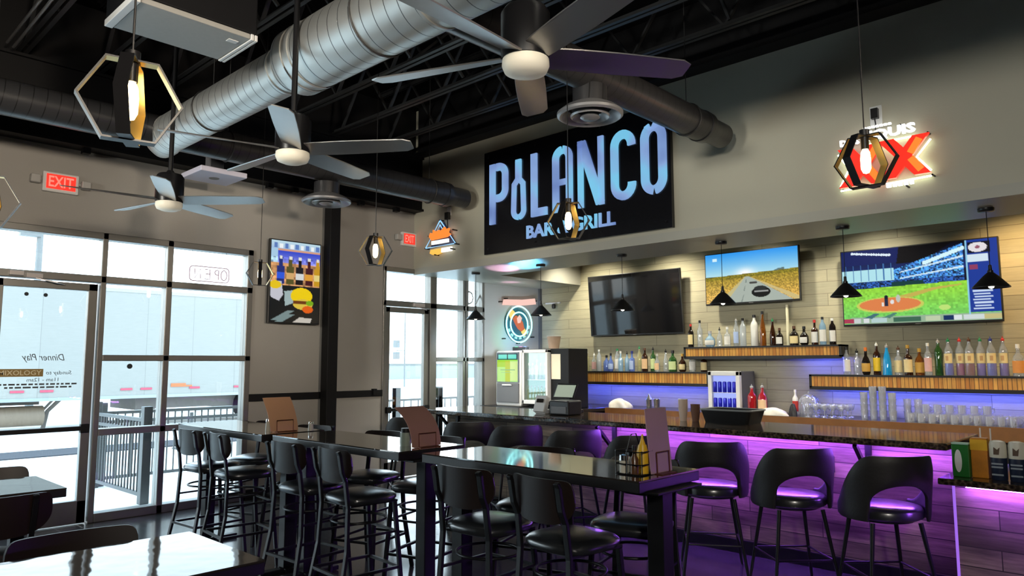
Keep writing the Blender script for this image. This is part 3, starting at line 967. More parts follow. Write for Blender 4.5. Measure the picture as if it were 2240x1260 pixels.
# ---------------------------------------------------------------- cone pendants over the bar
def make_cone():
    r = thing('cone_pendant', 'x', 'pendant lamp', (0, 0, 0), 0, 'black cone pendants over the bar')
    MB().lathe([(0.0, ZS), (0.062, ZS), (0.062, ZS - 0.022), (0.055, ZS - 0.028), (0.0, ZS - 0.028)], n=24).build('mounting_cup', M_frame, r, smooth=50)
    MB().tube([(0, 0, ZS - 0.028), (0, 0, 2.405)], 0.0035, 6).build('cord', M_frame, r)
    MB().lathe([(0.004, 2.41), (0.012, 2.405), (0.014, 2.365), (0.022, 2.36), (0.022, 2.335), (0.0, 2.335)], n=16).build('socket', M_frame, r, smooth=50)
    MB().lathe([(0.022, 2.345), (0.055, 2.315), (0.138, 2.222), (0.138, 2.216), (0.052, 2.306), (0.020, 2.335)], n=32, cap=False).build('shade', M_frame, r, smooth=40)
    MB().lathe([(0.012, 2.335), (0.024, 2.27), (0.027, 2.24), (0.018, 2.215), (0.0, 2.207)], n=14).build('bulb', glow('cool_bulb', (1.0, 0.95, 0.85), 2.2), r, smooth=60)
    return r
cone = make_cone()
cl = ['black cone pendant in front of the bar end windows', 'black cone pendant in front of the wall corner beside the round neon sign', 'black cone pendant in front of the switched off television',
      'black cone pendant in front of the desert road television', 'black cone pendant at the left edge of the baseball television', 'black cone pendant at the right edge of the baseball television']
for i, x in enumerate((-7.42, -6.19, -4.91, -3.63, -2.38, -1.22)):
    c = cone if i == 0 else dup(cone)
    place(c, (x, 7.08, 0), 0, cl[i])
    spot('cone_pendant_lamp', (x, 7.08, 2.20), (x, 7.4, 0.0), 75, (1.0, 0.94, 0.82), 155, 0.7, 0.03)

# ---------------------------------------------------------------- loudspeaker, ceiling panel, exit signs
sp = thing('loudspeaker', 'long loudspeaker box with pale grille hanging above the big pendant', 'speaker', (-4.57, 1.77, 3.70))
MB().box(-0.24, 0.24, -0.38, 0.38, 0.035, 0.50).build('cabinet', M_black, sp, bevel=0.01)
M_grille = pbr('speaker_grille', rgb(176, 174, 168), 0.6, 0.2, var=0.06, vscale=30)
MB().box(-0.235, 0.235, -0.335, 0.335, 0.0, 0.035).build('grille', M_grille, sp, bevel=0.006)
for y0, y1 in ((-0.385, -0.338), (0.338, 0.36), (0.365, 0.385)):
    MB().box(-0.24, 0.24, y0, y1, -0.006, 0.036).build('end_trim', M_whiteplastic, sp, bevel=0.004)
MB().box(0.10, 0.145, 0.235, 0.30, -0.004, 0.0).build('badge', M_whiteplastic, sp)
m = MB()
for x in (-0.2, 0.2):
    for y in (-0.33, 0.33):
        m.tube([(x, y, 0.5), (x, y, 1.64)], 0.006, 6)
m.build('hanging_rod', M_hanger, sp)
cp = thing('ceiling_speaker_panel', 'flat white square panel hanging beside the girder above the windows', 'panel', (-7.55, 3.32, 3.58))
MB().box(-0.25, 0.25, -0.25, 0.25, 0.0, 0.055).build('panel', pbr('panel_white', rgb(214, 212, 230), 0.45), cp, bevel=0.008)
MB().lathe([(0.0, -0.004), (0.05, -0.004), (0.055, 0.0)], n=20).build('center_disc', M_greyplastic, cp)
MB().box(-0.07, 0.07, -0.07, 0.07, 0.055, 0.30).tube([(0, 0, 0.3), (0, 0, 1.02)], 0.02, 8).build('stem', M_greyplastic, cp)
def exit_sign(yc, zc, label, w=0.32):
    r = thing('exit_sign', label, 'sign', (XL, yc, zc), 0, 'red exit signs')
    MB().box(0.0, 0.05, -w / 2, w / 2, -0.10, 0.10).build('housing', M_whiteplastic, r, bevel=0.008)
    m = MB().box(0.05, 0.054, -w / 2 + 0.03, w / 2 - 0.03, -0.07, 0.078, 0)
    text_into(m, 'EXIT', -w / 2 + 0.05, w / 2 - 0.05, -0.05, 0.06, 0.054, 0.057, lambda a, b, d: (d, a, b), m=1, bold=0.015)
    m.build('face', [glow('exit_red_glow', (1.0, 0.03, 0.015), 1.1), glow('exit_letter_glow', (1.0, 0.22, 0.16), 1.2)], r)
    for s_ in (-1, 1):
        m = MB().box(0.0, 0.03, s_ * (w / 2 + 0.005), s_ * (w / 2 + 0.03), 0.0, 0.03)
        m.obox(Matrix.Translation((0.045, s_ * (w / 2 + 0.065), 0.01)), 0.07, 0.085, 0.085)
        m.build('emergency_lamp', pbr('lamp_head_grey', rgb(178, 176, 172), 0.4), r, bevel=0.01)
    return r
exit_sign(2.065, 3.42, 'red lit exit sign with twin lamp heads above the entry door')
exit_sign(6.52, 3.395, 'red lit exit sign half hidden by the bulkhead above the bar end door', 0.26)
# ---------------------------------------------------------------- POLANCO sign
def fb(a, b, d):           # bulkhead front plane: a along x, b up, d toward the room
    return (a, YF - d, b)
ps = thing('restaurant_sign', 'large black POLANCO BAR & GRILL sign with mirror-like blue letters', 'sign')
MB().box(-6.755, -3.925, YF - 0.05, YF - 0.002, 3.017, 4.387).build('backing_panel', pbr('sign_black_panel', (0.007, 0.007, 0.009), 0.22), ps, bevel=0.004)
def letter_glow():  # window light mirrored in the letters, put in as a patchy blue glow
    m, n, l, b = new_mat('sheen_glow_letters')
    t = n.new('ShaderNodeTexCoord')
    z = n.new('ShaderNodeTexNoise')
    z.inputs['Scale'].default_value = 2.1
    z.inputs['Detail'].default_value = 1.5
    l.new(t.outputs['Object'], z.inputs['Vector'])
    r = n.new('ShaderNodeValToRGB')
    e = r.color_ramp.elements
    e[0].position, e[0].color = 0.33, (*rgb(104, 128, 190), 1)
    e[1].position, e[1].color = 0.62, (*rgb(126, 208, 245), 1)
    k = e.new(0.48); k.color = (*rgb(140, 172, 226), 1)
    l.new(z.outputs['Fac'], r.inputs[0])
    l.new(r.outputs[0], b.inputs['Emission Color'])
    b.inputs['Emission Strength'].default_value = 0.85
    b.inputs['Base Color'].default_value = (0.05, 0.07, 0.1, 1)
    b.inputs['Roughness'].default_value = 0.25
    return m
M_let = letter_glow()
D0, D1 = 0.05, 0.075
T, Bt = 4.20, 3.40
def letter(nm, strokes, w=0.098, closed=()):
    m = MB()
    for i, pth in enumerate(strokes):
        m.ribbon(pth, w if not isinstance(w, list) else w[i], D0, D1, fb, closed=(i in closed))
    return m.build(nm, M_let, ps)
letter('letter_p', [[(-6.585, Bt), (-6.585, T)], [(-6.515, T - 0.05)] + arc(-6.47, T - 0.16, 0.115, 0.11, 90, 0, 8) + arc(-6.47, 3.845, 0.115, 0.11, 0, -90, 8) + [(-6.515, 3.735)]])
bx = (-6.12)
bot = rrect(-6.205, -6.035, 3.44, 3.86, 0.08, 6)
letter('letter_o_bottle', [[(bx - 0.012, 3.925), (bx - 0.075, 3.86)] + arc(bx - 0.005, 3.52, 0.082, 0.085, 180, 265, 7) + [(bx - 0.008, 3.435)],
                           [(bx + 0.012, 3.925), (bx + 0.075, 3.86)] + list(reversed(arc(bx + 0.005, 3.52, 0.082, 0.085, -85, 0, 7)))[0:0] + arc(bx + 0.005, 3.52, 0.082, 0.085, 0, -85, 7),
                           [(bx - 0.028, 3.93), (bx - 0.028, 4.16)], [(bx + 0.028, 3.93), (bx + 0.028, 4.16)], [(bx - 0.045, 4.165), (bx + 0.045, 4.165)]], [0.07, 0.07, 0.04, 0.04, 0.03])
letter('letter_l', [[(-5.855, T), (-5.855, Bt)], [(-5.81, Bt + 0.05), (-5.645, Bt + 0.05)]])
letter('letter_a', [[(-5.505, Bt), (-5.505, 4.05)] + arc(-5.40, 4.05, 0.105, 0.105, 180, 95, 7), [(-5.295, Bt), (-5.295, 4.05)] + arc(-5.40, 4.05, 0.105, 0.105, 0, 85, 7), [(-5.46, 3.76), (-5.34, 3.76)]], [0.095, 0.095, 0.07])
letter('letter_n', [[(-5.125, Bt), (-5.125, T)], [(-5.11, T - 0.02), (-4.845, Bt + 0.02)], [(-4.83, Bt), (-4.83, T)]], [0.075, 0.12, 0.075])
letter('letter_c', [arc(-4.525, 4.02, 0.115, 0.13, -5, 180, 12) + arc(-4.525, 3.58, 0.115, 0.13, 180, 365, 12)])
letter('letter_o', [[(-4.145, T - 0.05)] + arc(-4.13, 4.02, 0.11, 0.13, 97, 180, 8) + arc(-4.13, 3.58, 0.11, 0.13, 180, 263, 8),
                    arc(-4.13, 4.02, 0.11, 0.13, 83, 0, 8) + arc(-4.13, 3.58, 0.11, 0.13, 0, -83, 8)])
m = MB()
text_into(m, 'BAR & GRILL', -5.99, -4.645, 3.138, 3.305, D0, D1 - 0.01, fb, bold=0.025)
m.build('lettering_line', M_let, ps)
m = MB()
for x in (-6.68, -5.85, -4.85, -4.0):
    for z in (3.09, 4.31):
        m.tube([(x, YF - 0.05, z), (x, YF - 0.062, z)], 0.012, 10)
m.build('standoff_screw', M_frame, ps)

# ---------------------------------------------------------------- red double cross sign
rs = thing('beer_sign', 'glowing red double cross beer sign on the right of the bulkhead', 'sign')
M_red = glow('sign_red', (1.0, 0.022, 0.008), 1.15)
M_org = glow('sign_orange', (1.0, 0.20, 0.02), 1.3)
M_whi = glow('sign_white', (0.96, 1.0, 0.98), 1.6)
M_halo = glow('sign_halo_led', (0.84, 1.0, 0.66), 7.0)
def cross(x0, x1, z0, z1, nm):
    cx, cz = (x0 + x1) / 2, (z0 + z1) / 2
    w, t = (x1 - x0), 0.125
    def leg(a, b, mm, i, wd):
        mm.ribbon([a, b], wd, 0.07 + i, 0.105 + i, fb)
    m = MB()
    for s_ in (1, -1):
        xa, xb = cx - s_ * (w / 2 - t / 2), cx + s_ * (w / 2 - t / 2)
        m.prism([(xa - t / 2, z1), (xa + t / 2, z1), (xb + t / 2, z0), (xb - t / 2, z0)], 0.07, 0.105 + 0.0006 * s_, fb)
    m.build(nm, M_red, rs)
    m = MB()
    i_ = 0.107
    for s_, (za, zb) in ((1, (cz + 0.02, z1 - 0.035)), (1, (cz - 0.02, z0 + 0.035))):
        f_ = (za - cz) / (z1 - cz); g_ = (zb - cz) / (z1 - cz)
        k = w / 2 - t / 2
        m.ribbon([(cx + 0.035 + abs(f_) * k, za), (cx + 0.02 + abs(g_) * k, zb)], 0.055, i_, i_ + 0.008, fb)
    m.build(nm + '_highlight', M_org, rs)
cross(-2.21, -1.82, 3.13, 3.475, 'red_cross')
cross(-1.875, -1.485, 3.145, 3.48, 'red_cross')
m = MB()
text_into(m, 'EQUIS', -1.99, -1.585, 3.50, 3.595, 0.07, 0.10, fb, bold=0.035)
text_into(m, 'DOS', -2.19, -2.03, 3.505, 3.56, 0.07, 0.10, fb, bold=0.035)
x = -1.99
while x < -1.76:
    m.box(x, x + 0.024, YF - 0.095, YF - 0.07, 3.618, 3.634)
    x += 0.033
x = -1.83
for wd in (0.05, 0.04, 0.045, 0.045, 0.04):
    m.box(x, x + wd * 0.7, YF - 0.10, YF - 0.07, 3.075, 3.115)
    x += wd
m.build('white_lettering', M_whi, rs)
m = MB()
hp = [[(-1.855, 3.46), (-1.72, 3.34)], [(-1.49, 3.44), (-1.60, 3.31), (-1.50, 3.175)], [(-1.84, 3.12), (-1.50, 3.13)], [(-2.22, 3.12), (-1.95, 3.13)], [(-2.23, 3.45), (-2.14, 3.31), (-2.22, 3.16)], [(-1.98, 3.49), (-1.60, 3.49)]]
for p in hp:
    m.tube([fb(a, b, 0.035) for a, b in p], 0.008, 6)
m.build('halo_tube', M_halo, rs)
m = MB()
for a, b in ((-1.50, 3.49), (-1.485, 3.13), (-1.68, 3.07), (-1.79, 3.42), (-2.21, 3.14), (-2.2, 3.47), (-1.70, 3.60), (-2.0, 3.25), (-1.77, 3.2)):
    m.tube([fb(a, b, 0.0), fb(a, b, 0.075)], 0.008, 8)
m.build('standoff_clip', M_frame, rs)
ot = thing('wall_outlet', 'white wall outlet with black plug above the red double cross sign', 'outlet')
MB().box(-1.955, -1.855, YF - 0.012, YF, 3.66, 3.83).build('cover_plate', M_whiteplastic, ot, bevel=0.004)
m = MB().box(-1.935, -1.878, YF - 0.06, YF - 0.012, 3.71, 3.80)
m.tube([(-1.905, YF - 0.05, 3.71), (-1.90, YF - 0.05, 3.66), (-1.91, YF - 0.03, 3.60)], 0.006, 6)
m.build('plug', M_blackplastic, ot, bevel=0.006)

# ---------------------------------------------------------------- triangle neon
tn = thing('neon_sign', 'triangular blue and orange neon beer sign at the left end of the bulkhead', 'sign')
M_nblue = glow('neon_pale_blue', (0.30, 0.62, 1.0), 1.25)
M_nor = glow('neon_orange_panel', (1.0, 0.24, 0.03), 1.15)
M_nwh = glow('neon_white_panel', (1.0, 0.98, 0.9), 1.3)
M_nyl = glow('neon_amber_panel', (1.0, 0.52, 0.08), 1.1)
m = MB()
tri = [(-7.62, 3.60), (-7.93, 3.235), (-7.295, 3.235)]
m.tube([fb(a, b, 0.07) for a, b in tri], 0.011, 8, True)
tri2 = [(-7.62, 3.535), (-7.70, 3.43), (-7.54, 3.43)]
m.tube([fb(a, b, 0.07) for a, b in tri2], 0.009, 8, True)
m.build('triangle_tube', M_nblue, tn, smooth=50)
m = MB().prism([(-7.60, 3.585), (-7.88, 3.25), (-7.345, 3.25)], 0.01, 0.02, fb)
m.build('backing_plate', pbr('neon_blue_plate', rgb(28, 48, 86), 0.4), tn)
crest = [(-7.83, 3.39), (-7.80, 3.44), (-7.75, 3.42), (-7.74, 3.475), (-7.68, 3.44), (-7.62, 3.46), (-7.58, 3.44), (-7.50, 3.49), (-7.47, 3.45), (-7.40, 3.46), (-7.42, 3.40), (-7.37, 3.37), (-7.45, 3.34), (-7.60, 3.335), (-7.78, 3.33)]
MB().prism(crest, 0.075, 0.10, fb).build('orange_crest', M_nor, tn)
MB().box(-7.77, -7.42, YF - 0.10, YF - 0.075, 3.265, 3.315).build('white_banner', M_nwh, tn)
MB().prism([(-7.86, 3.155), (-7.84, 3.205), (-7.62, 3.205), (-7.62, 3.14), (-7.72, 3.12), (-7.80, 3.13)], 0.03, 0.055, fb).build('amber_footer', M_nyl, tn)
MB().box(-7.61, -7.40, YF - 0.055, YF - 0.03, 3.145, 3.205).build('white_footer', M_nwh, tn)
m = MB()
for a, b in ((-7.93, 3.23), (-7.295, 3.23), (-7.72, 3.12), (-7.86, 3.40), (-7.34, 3.43), (-7.62, 3.6), (-7.38, 3.17)):
    m.tube([fb(a, b, 0), fb(a, b, 0.085)], 0.009, 8)
m.build('standoff_clip', M_frame, tn)
m = MB().box(-7.54, -7.47, YF - 0.06, YF - 0.01, 3.60, 3.70)
m.tube([(-7.50, YF - 0.04, 3.60), (-7.48, YF - 0.05, 3.52), (-7.50, YF - 0.03, 3.48)], 0.007, 6)
m.build('plug', M_blackplastic, tn)
MB().box(-7.545, -7.465, YF - 0.010, YF, 3.66, 3.78).build('outlet_plate', M_whiteplastic, tn)

# ---------------------------------------------------------------- round neon on the end wall of the bar
rn = thing('neon_sign', 'round teal neon sign with pink banner on the end wall by the coolers', 'sign')
M_teal = glow('neon_teal', (0.36, 0.95, 0.95), 2.6)
M_pink = glow('neon_pink_banner', (1.0, 0.62, 0.54), 0.95)
M_rust = glow('neon_rust', (0.75, 0.16, 0.05), 0.8)
M_yel = glow('neon_yellow', (1.0, 0.78, 0.20), 0.95)
M_plate = pbr('neon_dark_teal_plate', rgb(40, 92, 104), 0.35)
cy_, cz_ = 8.84, 2.245
m = MB()
for rr, zz in ((0.31, 0.30), (0.21, 0.20)):
    m.tube([fl(cy_ + rr * cos(2 * pi * i / 40), cz_ + zz * sin(2 * pi * i / 40), 0.07) for i in range(40)], 0.012, 8, True)
m.build('ring_tube', M_teal, rn, smooth=50)
MB().prism([(cy_ + 0.30 * cos(2 * pi * i / 36), cz_ + 0.28 * sin(2 * pi * i / 36)) for i in range(36)], 0.01, 0.02, fl).build('backing_plate', M_plate, rn)
m = MB()
for a0 in range(200, 345, 24):
    m.prism([(cy_ + q * cos(radians(a)), cz_ + q * 0.92 * sin(radians(a))) for q, a in ((0.235, a0), (0.275, a0), (0.275, a0 + 13), (0.235, a0 + 13))], 0.05, 0.06, fl)
m.build('ring_lettering', glow('neon_teal_soft', (0.42, 0.95, 0.92), 0.9), rn)
MB().prism([(8.70, 2.33), (8.76, 2.39), (8.85, 2.36), (8.93, 2.28), (8.97, 2.17), (8.90, 2.13), (8.82, 2.17), (8.76, 2.24)], 0.05, 0.07, fl).build('rust_emblem', M_rust, rn)
MB().prism([(8.60, 2.40), (8.67, 2.49), (8.76, 2.43), (8.70, 2.37), (8.66, 2.31)], 0.05, 0.068, fl).prism([(8.90, 2.12), (8.98, 2.18), (9.03, 2.10), (8.97, 2.05)], 0.05, 0.068, fl).build('yellow_emblem', M_yel, rn)
MB().prism([(8.78, 2.34), (8.84, 2.40), (8.90, 2.35), (8.86, 2.27), (8.80, 2.26)], 0.071, 0.078, fl).build('pale_emblem', M_pink, rn)
MB().prism([(8.44, 2.545), (8.47, 2.64), (8.90, 2.66), (9.22, 2.70), (9.25, 2.60), (8.9, 2.56)], 0.06, 0.085, fl).build('banner', M_pink, rn)
m = MB()
for y, z in ((8.42, 2.60), (9.27, 2.66), (8.50, 2.0), (9.2, 2.04), (8.55, 2.66), (8.84, 1.93)):
    m.tube([fl(y, z, 0), fl(y, z, 0.08)], 0.010, 8)
m.build('standoff_clip', M_frame, rn)

# ---------------------------------------------------------------- screens
def canvas(w, h, c=(0, 0, 0)):
    return np.ones((h, w, 3)) * np.array(c, float) / 255.0
def grid(A):
    h, w, _ = A.shape
    Y, X = np.mgrid[0:h, 0:w]
    return (X + 0.5) / w, (Y + 0.5) / h
def put(A, mask, c, a=1.0):
    A[mask] = A[mask] * (1 - a) + np.array(c, float) / 255.0 * a
def poly_mask(A, pts):
    X, Y = grid(A)
    ins = np.zeros(X.shape, bool)
    n = len(pts)
    for i in range(n):
        (x1, y1), (x2, y2) = pts[i], pts[(i + 1) % n]
        if y1 == y2: continue
        c = ((y1 > Y) != (y2 > Y)) & (X < (x2 - x1) * (Y - y1) / (y2 - y1) + x1)
        ins ^= c
    return ins
def ell(A, cx, cy, rx, ry):
    X, Y = grid(A)
    return ((X - cx) / rx) ** 2 + ((Y - cy) / ry) ** 2 < 1
def rc(A, x0, y0, x1, y1):
    X, Y = grid(A)
    return (X >= x0) & (X <= x1) & (Y >= y0) & (Y <= y1)
def vgrad(A, mask, y0, y1, c0, c1):
    X, Y = grid(A)
    t = np.clip((Y - y0) / (y1 - y0), 0, 1)[..., None]
    G = (np.array(c0) * (1 - t) + np.array(c1) * t) / 255.0
    A[mask] = G[mask]
def speck(A, mask, amp, rng, cell=1):
    h, w, _ = A.shape
    n = rng.random((h // cell + 1, w // cell + 1)).repeat(cell, 0).repeat(cell, 1)[:h, :w]
    A[mask] = np.clip(A[mask] * (1 + amp * (n[mask][:, None] - 0.5) * 2), 0, 1)
def screen_mesh(name, A, fn, parent, strength=1.0, rough=0.12):
    h, w, _ = A.shape
    vs = [fn(i / (w - 1), 1 - j / (h - 1)) for j in range(h) for i in range(w)]
    fs = [(j * w + i, j * w + i + 1, (j + 1) * w + i + 1, (j + 1) * w + i) for j in range(h - 1) for i in range(w - 1)]
    me = bpy.data.meshes.new(name)
    me.from_pydata(vs, [], fs)
    at = me.attributes.new('picture', 'FLOAT_COLOR', 'POINT')
    L = np.where(A <= 0.04045, A / 12.92, ((A + 0.055) / 1.055) ** 2.4)
    at.data.foreach_set('color', np.concatenate([L.reshape(-1, 3), np.ones((h * w, 1))], 1).astype('f').ravel())
    m, n, l, b = new_mat(name + '_picture_%d' % len(MATS))
    an = n.new('ShaderNodeAttribute')
    an.attribute_name = 'picture'
    b.inputs['Base Color'].default_value = (0.005, 0.005, 0.006, 1)
    b.inputs['Roughness'].default_value = rough
    b.inputs['Specular IOR Level'].default_value = 0.25
    l.new(an.outputs['Color'], b.inputs['Emission Color'])
    b.inputs['Emission Strength'].default_value = strength
    me.materials.append(m)
    me.update()
    o = bpy.data.objects.new(name, me)
    COL.objects.link(o)
    o.parent = parent
    return o
rng = np.random.default_rng(3)
# desert road
A = canvas(176, 100)
X, Y = grid(A)
vgrad(A, Y < 0.46, 0, 0.44, (44, 150, 240), (176, 222, 236))
g = np.exp(-(((X - 0.45) / 0.10) ** 2 + ((Y - 0.43) / 0.10) ** 2))[..., None]
A = A * (1 - g) + g
hz = 0.47 - 0.06 * X
fld = Y > hz
vgrad(A, fld, 0.4, 1.0, (150, 132, 40), (226, 178, 92))
put(A, fld & (Y < hz + 0.07), (134, 122, 36))
speck(A, fld, 0.22, rng, 2)
put(A, poly_mask(A, [(0.445, 0.50), (0.485, 0.50), (1.0, 1.06), (0.10, 1.06)]), (168, 178, 168))
put(A, poly_mask(A, [(0.44, 0.50), (0.45, 0.50), (0.20, 1.05), (0.10, 1.05)]), (196, 184, 130))
put(A, poly_mask(A, [(0.485, 0.50), (0.51, 0.52), (1.05, 0.98), (1.0, 1.04)]), (206, 186, 126))
for a0, a1 in ((0.55, 0.62), (0.68, 0.78), (0.85, 1.0)):
    put(A, poly_mask(A, [(0.46 - 0.10 * (a0 - 0.5), a0), (0.465 - 0.10 * (a0 - 0.5), a0), (0.475 - 0.14 * (a1 - 0.5), a1), (0.462 - 0.14 * (a1 - 0.5), a1)]), (120, 132, 126))
put(A, ell(A, 0.53, 0.63, 0.045, 0.025), (70, 70, 66))
put(A, ell(A, 0.61, 0.82, 0.10, 0.10), (16, 18, 18))
put(A, ell(A, 0.605, 0.745, 0.065, 0.045), (40, 44, 44))
put(A, rc(A, 0.54, 0.79, 0.69, 0.82), (150, 152, 150))
put(A, rc(A, 0.085, 0.09, 0.135, 0.15), (210, 240, 250))
put(A, poly_mask(A, [(0.74, 0.43), (0.80, 0.39), (0.86, 0.38), (0.86, 0.42)]), (96, 120, 120))
P_road = A
# baseball game
A = canvas(208, 118, (8, 14, 40))
X, Y = grid(A)
vgrad(A, Y < 0.34, 0, 0.34, (6, 8, 18), (22, 46, 120))
put(A, rc(A, 0, 0.0, 0.40, 0.20), (16, 30, 92))
put(A, poly_mask(A, [(0.40, 0.0), (0.74, 0.0), (0.56, 0.22), (0.38, 0.22)]), (8, 6, 10))
for i in range(16):
    put(A, ell(A, 0.08 + i * 0.017, 0.035 + 0.004 * i, 0.010, 0.016), (226, 240, 252))
put(A, rc(A, 0, 0.27, 0.36, 0.43), (176, 226, 236))
for i in range(7):
    put(A, rc(A, 0.03 + i * 0.052, 0.20, 0.036 + i * 0.052, 0.42), (60, 110, 170))
st = poly_mask(A, [(0.36, 0.30), (0.80, 0.03), (0.80, 0.52), (0.36, 0.54)])
put(A, st, (60, 120, 196)); speck(A, st, 0.7, rng, 2)
for i in range(3):
    put(A, poly_mask(A, [(0.40, 0.33 + i * 0.08), (0.80, 0.18 + i * 0.13), (0.80, 0.205 + i * 0.13), (0.40, 0.345 + i * 0.08)]), (206, 232, 246))
for i in range(14):
    x = 0.56 + i * 0.018
    put(A, ell(A, x, 0.24 - (x - 0.56) * 0.62, 0.014, 0.026), (214, 246, 252))
put(A, rc(A, 0, 0.43, 0.80, 0.52), (34, 70, 132)); speck(A, rc(A, 0, 0.43, 0.80, 0.52), 0.7, rng, 2)
put(A, rc(A, 0.34, 0.46, 0.55, 0.53), (20, 60, 60))
gr = Y > 0.53 - 0.04 * X
vgrad(A, gr, 0.5, 1.0, (150, 214, 60), (112, 206, 106))
speck(A, gr, 0.10, rng, 3)
put(A, poly_mask(A, [(0.30, 0.68), (0.60, 0.56), (0.78, 0.535), (0.78, 0.55), (0.62, 0.59), (0.45, 0.68)]), (196, 176, 84))
put(A, ell(A, 0.32, 0.755, 0.225, 0.105), (200, 206, 96))
put(A, ell(A, 0.32, 0.75, 0.205, 0.088), (222, 130, 76))
put(A, ell(A, 0.30, 0.66, 0.013, 0.035), (20, 26, 44)); put(A, rc(A, 0.288, 0.68, 0.312, 0.77), (36, 44, 70))
put(A, ell(A, 0.38, 0.68, 0.014, 0.05), (190, 196, 186)); put(A, rc(A, 0.27, 0.72, 0.285, 0.77), (230, 226, 220))
put(A, ell(A, 0.34, 0.72, 0.012, 0.03), (226, 226, 226)); put(A, ell(A, 0.67, 0.82, 0.035, 0.035), (190, 226, 120))
put(A, rc(A, 0.05, 0.91, 1.0, 1.0), (150, 178, 150))
for x0, x1, c in ((0.0, 0.07, (170, 60, 84)), (0.07, 0.12, (200, 206, 206)), (0.14, 0.18, (216, 220, 222)), (0.19, 0.30, (180, 206, 206)), (0.34, 0.52, (64, 104, 84)), (0.55, 0.64, (190, 204, 170)), (0.66, 0.72, (24, 50, 96)), (0.72, 0.77, (220, 228, 230)), (0.78, 0.90, (206, 216, 216)), (0.90, 1.0, (196, 186, 130))):
    put(A, rc(A, x0, 0.92, x1, 0.985), c)
put(A, poly_mask(A, [(0.14, 0.92), (0.22, 0.86), (0.25, 0.87), (0.20, 0.93)]), (70, 110, 120))
put(A, poly_mask(A, [(0.27, 0.92), (0.35, 0.86), (0.37, 0.87), (0.32, 0.93)]), (80, 128, 116))
put(A, rc(A, 0.815, 0.0, 1.0, 0.90), (26, 58, 150))
put(A, rc(A, 0.812, 0.0, 0.82, 0.92), (140, 200, 230))
put(A, rc(A, 0.825, 0.03, 0.955, 0.17), (10, 16, 34)); put(A, ell(A, 0.885, 0.10, 0.055, 0.06), (226, 222, 226)); put(A, ell(A, 0.885, 0.10, 0.014, 0.022), (150, 90, 110))
put(A, rc(A, 0.82, 0.19, 0.94, 0.28), (210, 228, 240)); put(A, rc(A, 0.83, 0.31, 0.88, 0.37), (140, 60, 96))
for i in range(7):
    put(A, rc(A, 0.84 + 0.006 * (i % 3), 0.63 + i * 0.036, 0.955 - 0.012 * (i % 2), 0.65 + i * 0.036), (196, 214, 240))
P_ball = A
# burger and beer advert
A = canvas(80, 128, (20, 22, 24))
X, Y = grid(A)
vgrad(A, Y < 0.14, 0, 0.14, (196, 226, 236), (150, 178, 220))
for i in range(9):
    put(A, rc(A, 0.06 + i * 0.105, 0.03 + 0.008 * (i % 2), 0.13 + i * 0.105, 0.09), ((240, 246, 248) if i % 2 else (96, 128, 190)))
put(A, rc(A, 0.10, 0.105, 1.0, 0.125), (216, 158, 128))
vgrad(A, (Y > 0.125) & (Y < 0.29), 0.12, 0.29, (50, 70, 200), (150, 150, 230))
put(A, rc(A, 0, 0.10, 0.14, 0.30), (170, 206, 232))
put(A, (Y > 0.27) & (Y < 0.56), (206, 150, 100)); speck(A, (Y > 0.2) & (Y < 0.56), 0.25, rng, 4)
for cx, c1, c2 in ((0.20, (40, 50, 120), (50, 90, 220)), (0.39, (90, 84, 40), (214, 170, 110)), (0.58, (30, 24, 26), (216, 218, 216)), (0.77, (72, 26, 30), (226, 160, 60)), (0.95, (200, 150, 30), (230, 210, 130))):
    put(A, rc(A, cx - 0.035, 0.20, cx + 0.035, 0.34), c1)
    put(A, rc(A, cx - 0.075, 0.31, cx + 0.075, 0.53), c1)
    put(A, rc(A, cx - 0.078, 0.39, cx + 0.078, 0.47), c2)
    put(A, rc(A, cx - 0.03, 0.19, cx + 0.03, 0.225), (226, 226, 220))
put(A, Y > 0.55, (26, 28, 28))
put(A, poly_mask(A, [(0, 0.50), (0.22, 0.50), (0.26, 0.66), (0.18, 0.74), (0.02, 0.70)]), (196, 196, 206)); put(A, ell(A, 0.10, 0.545, 0.12, 0.05), (232, 196, 30))
put(A, poly_mask(A, [(0.28, 0.62), (0.46, 0.60), (0.46, 0.76), (0.30, 0.80)]), (160, 180, 180))
put(A, ell(A, 0.63, 0.665, 0.22, 0.10), (240, 206, 20)); put(A, ell(A, 0.66, 0.77, 0.20, 0.065), (220, 190, 70))
put(A, rc(A, 0.46, 0.73, 0.86, 0.765), (110, 60, 24)); put(A, ell(A, 0.80, 0.75, 0.08, 0.03), (120, 170, 30)); put(A, ell(A, 0.76, 0.83, 0.11, 0.045), (226, 96, 24))
for y0 in (0.88, 0.93):
    put(A, poly_mask(A, [(0.02, y0 + 0.10), (0.36, y0 - 0.03), (0.50, y0 - 0.03), (0.16, y0 + 0.10)]), (120, 140, 140))
put(A, poly_mask(A, [(0.45, 1.0), (0.60, 0.93), (0.85, 0.94), (0.82, 1.0)]), (196, 190, 180))
P_menu = A
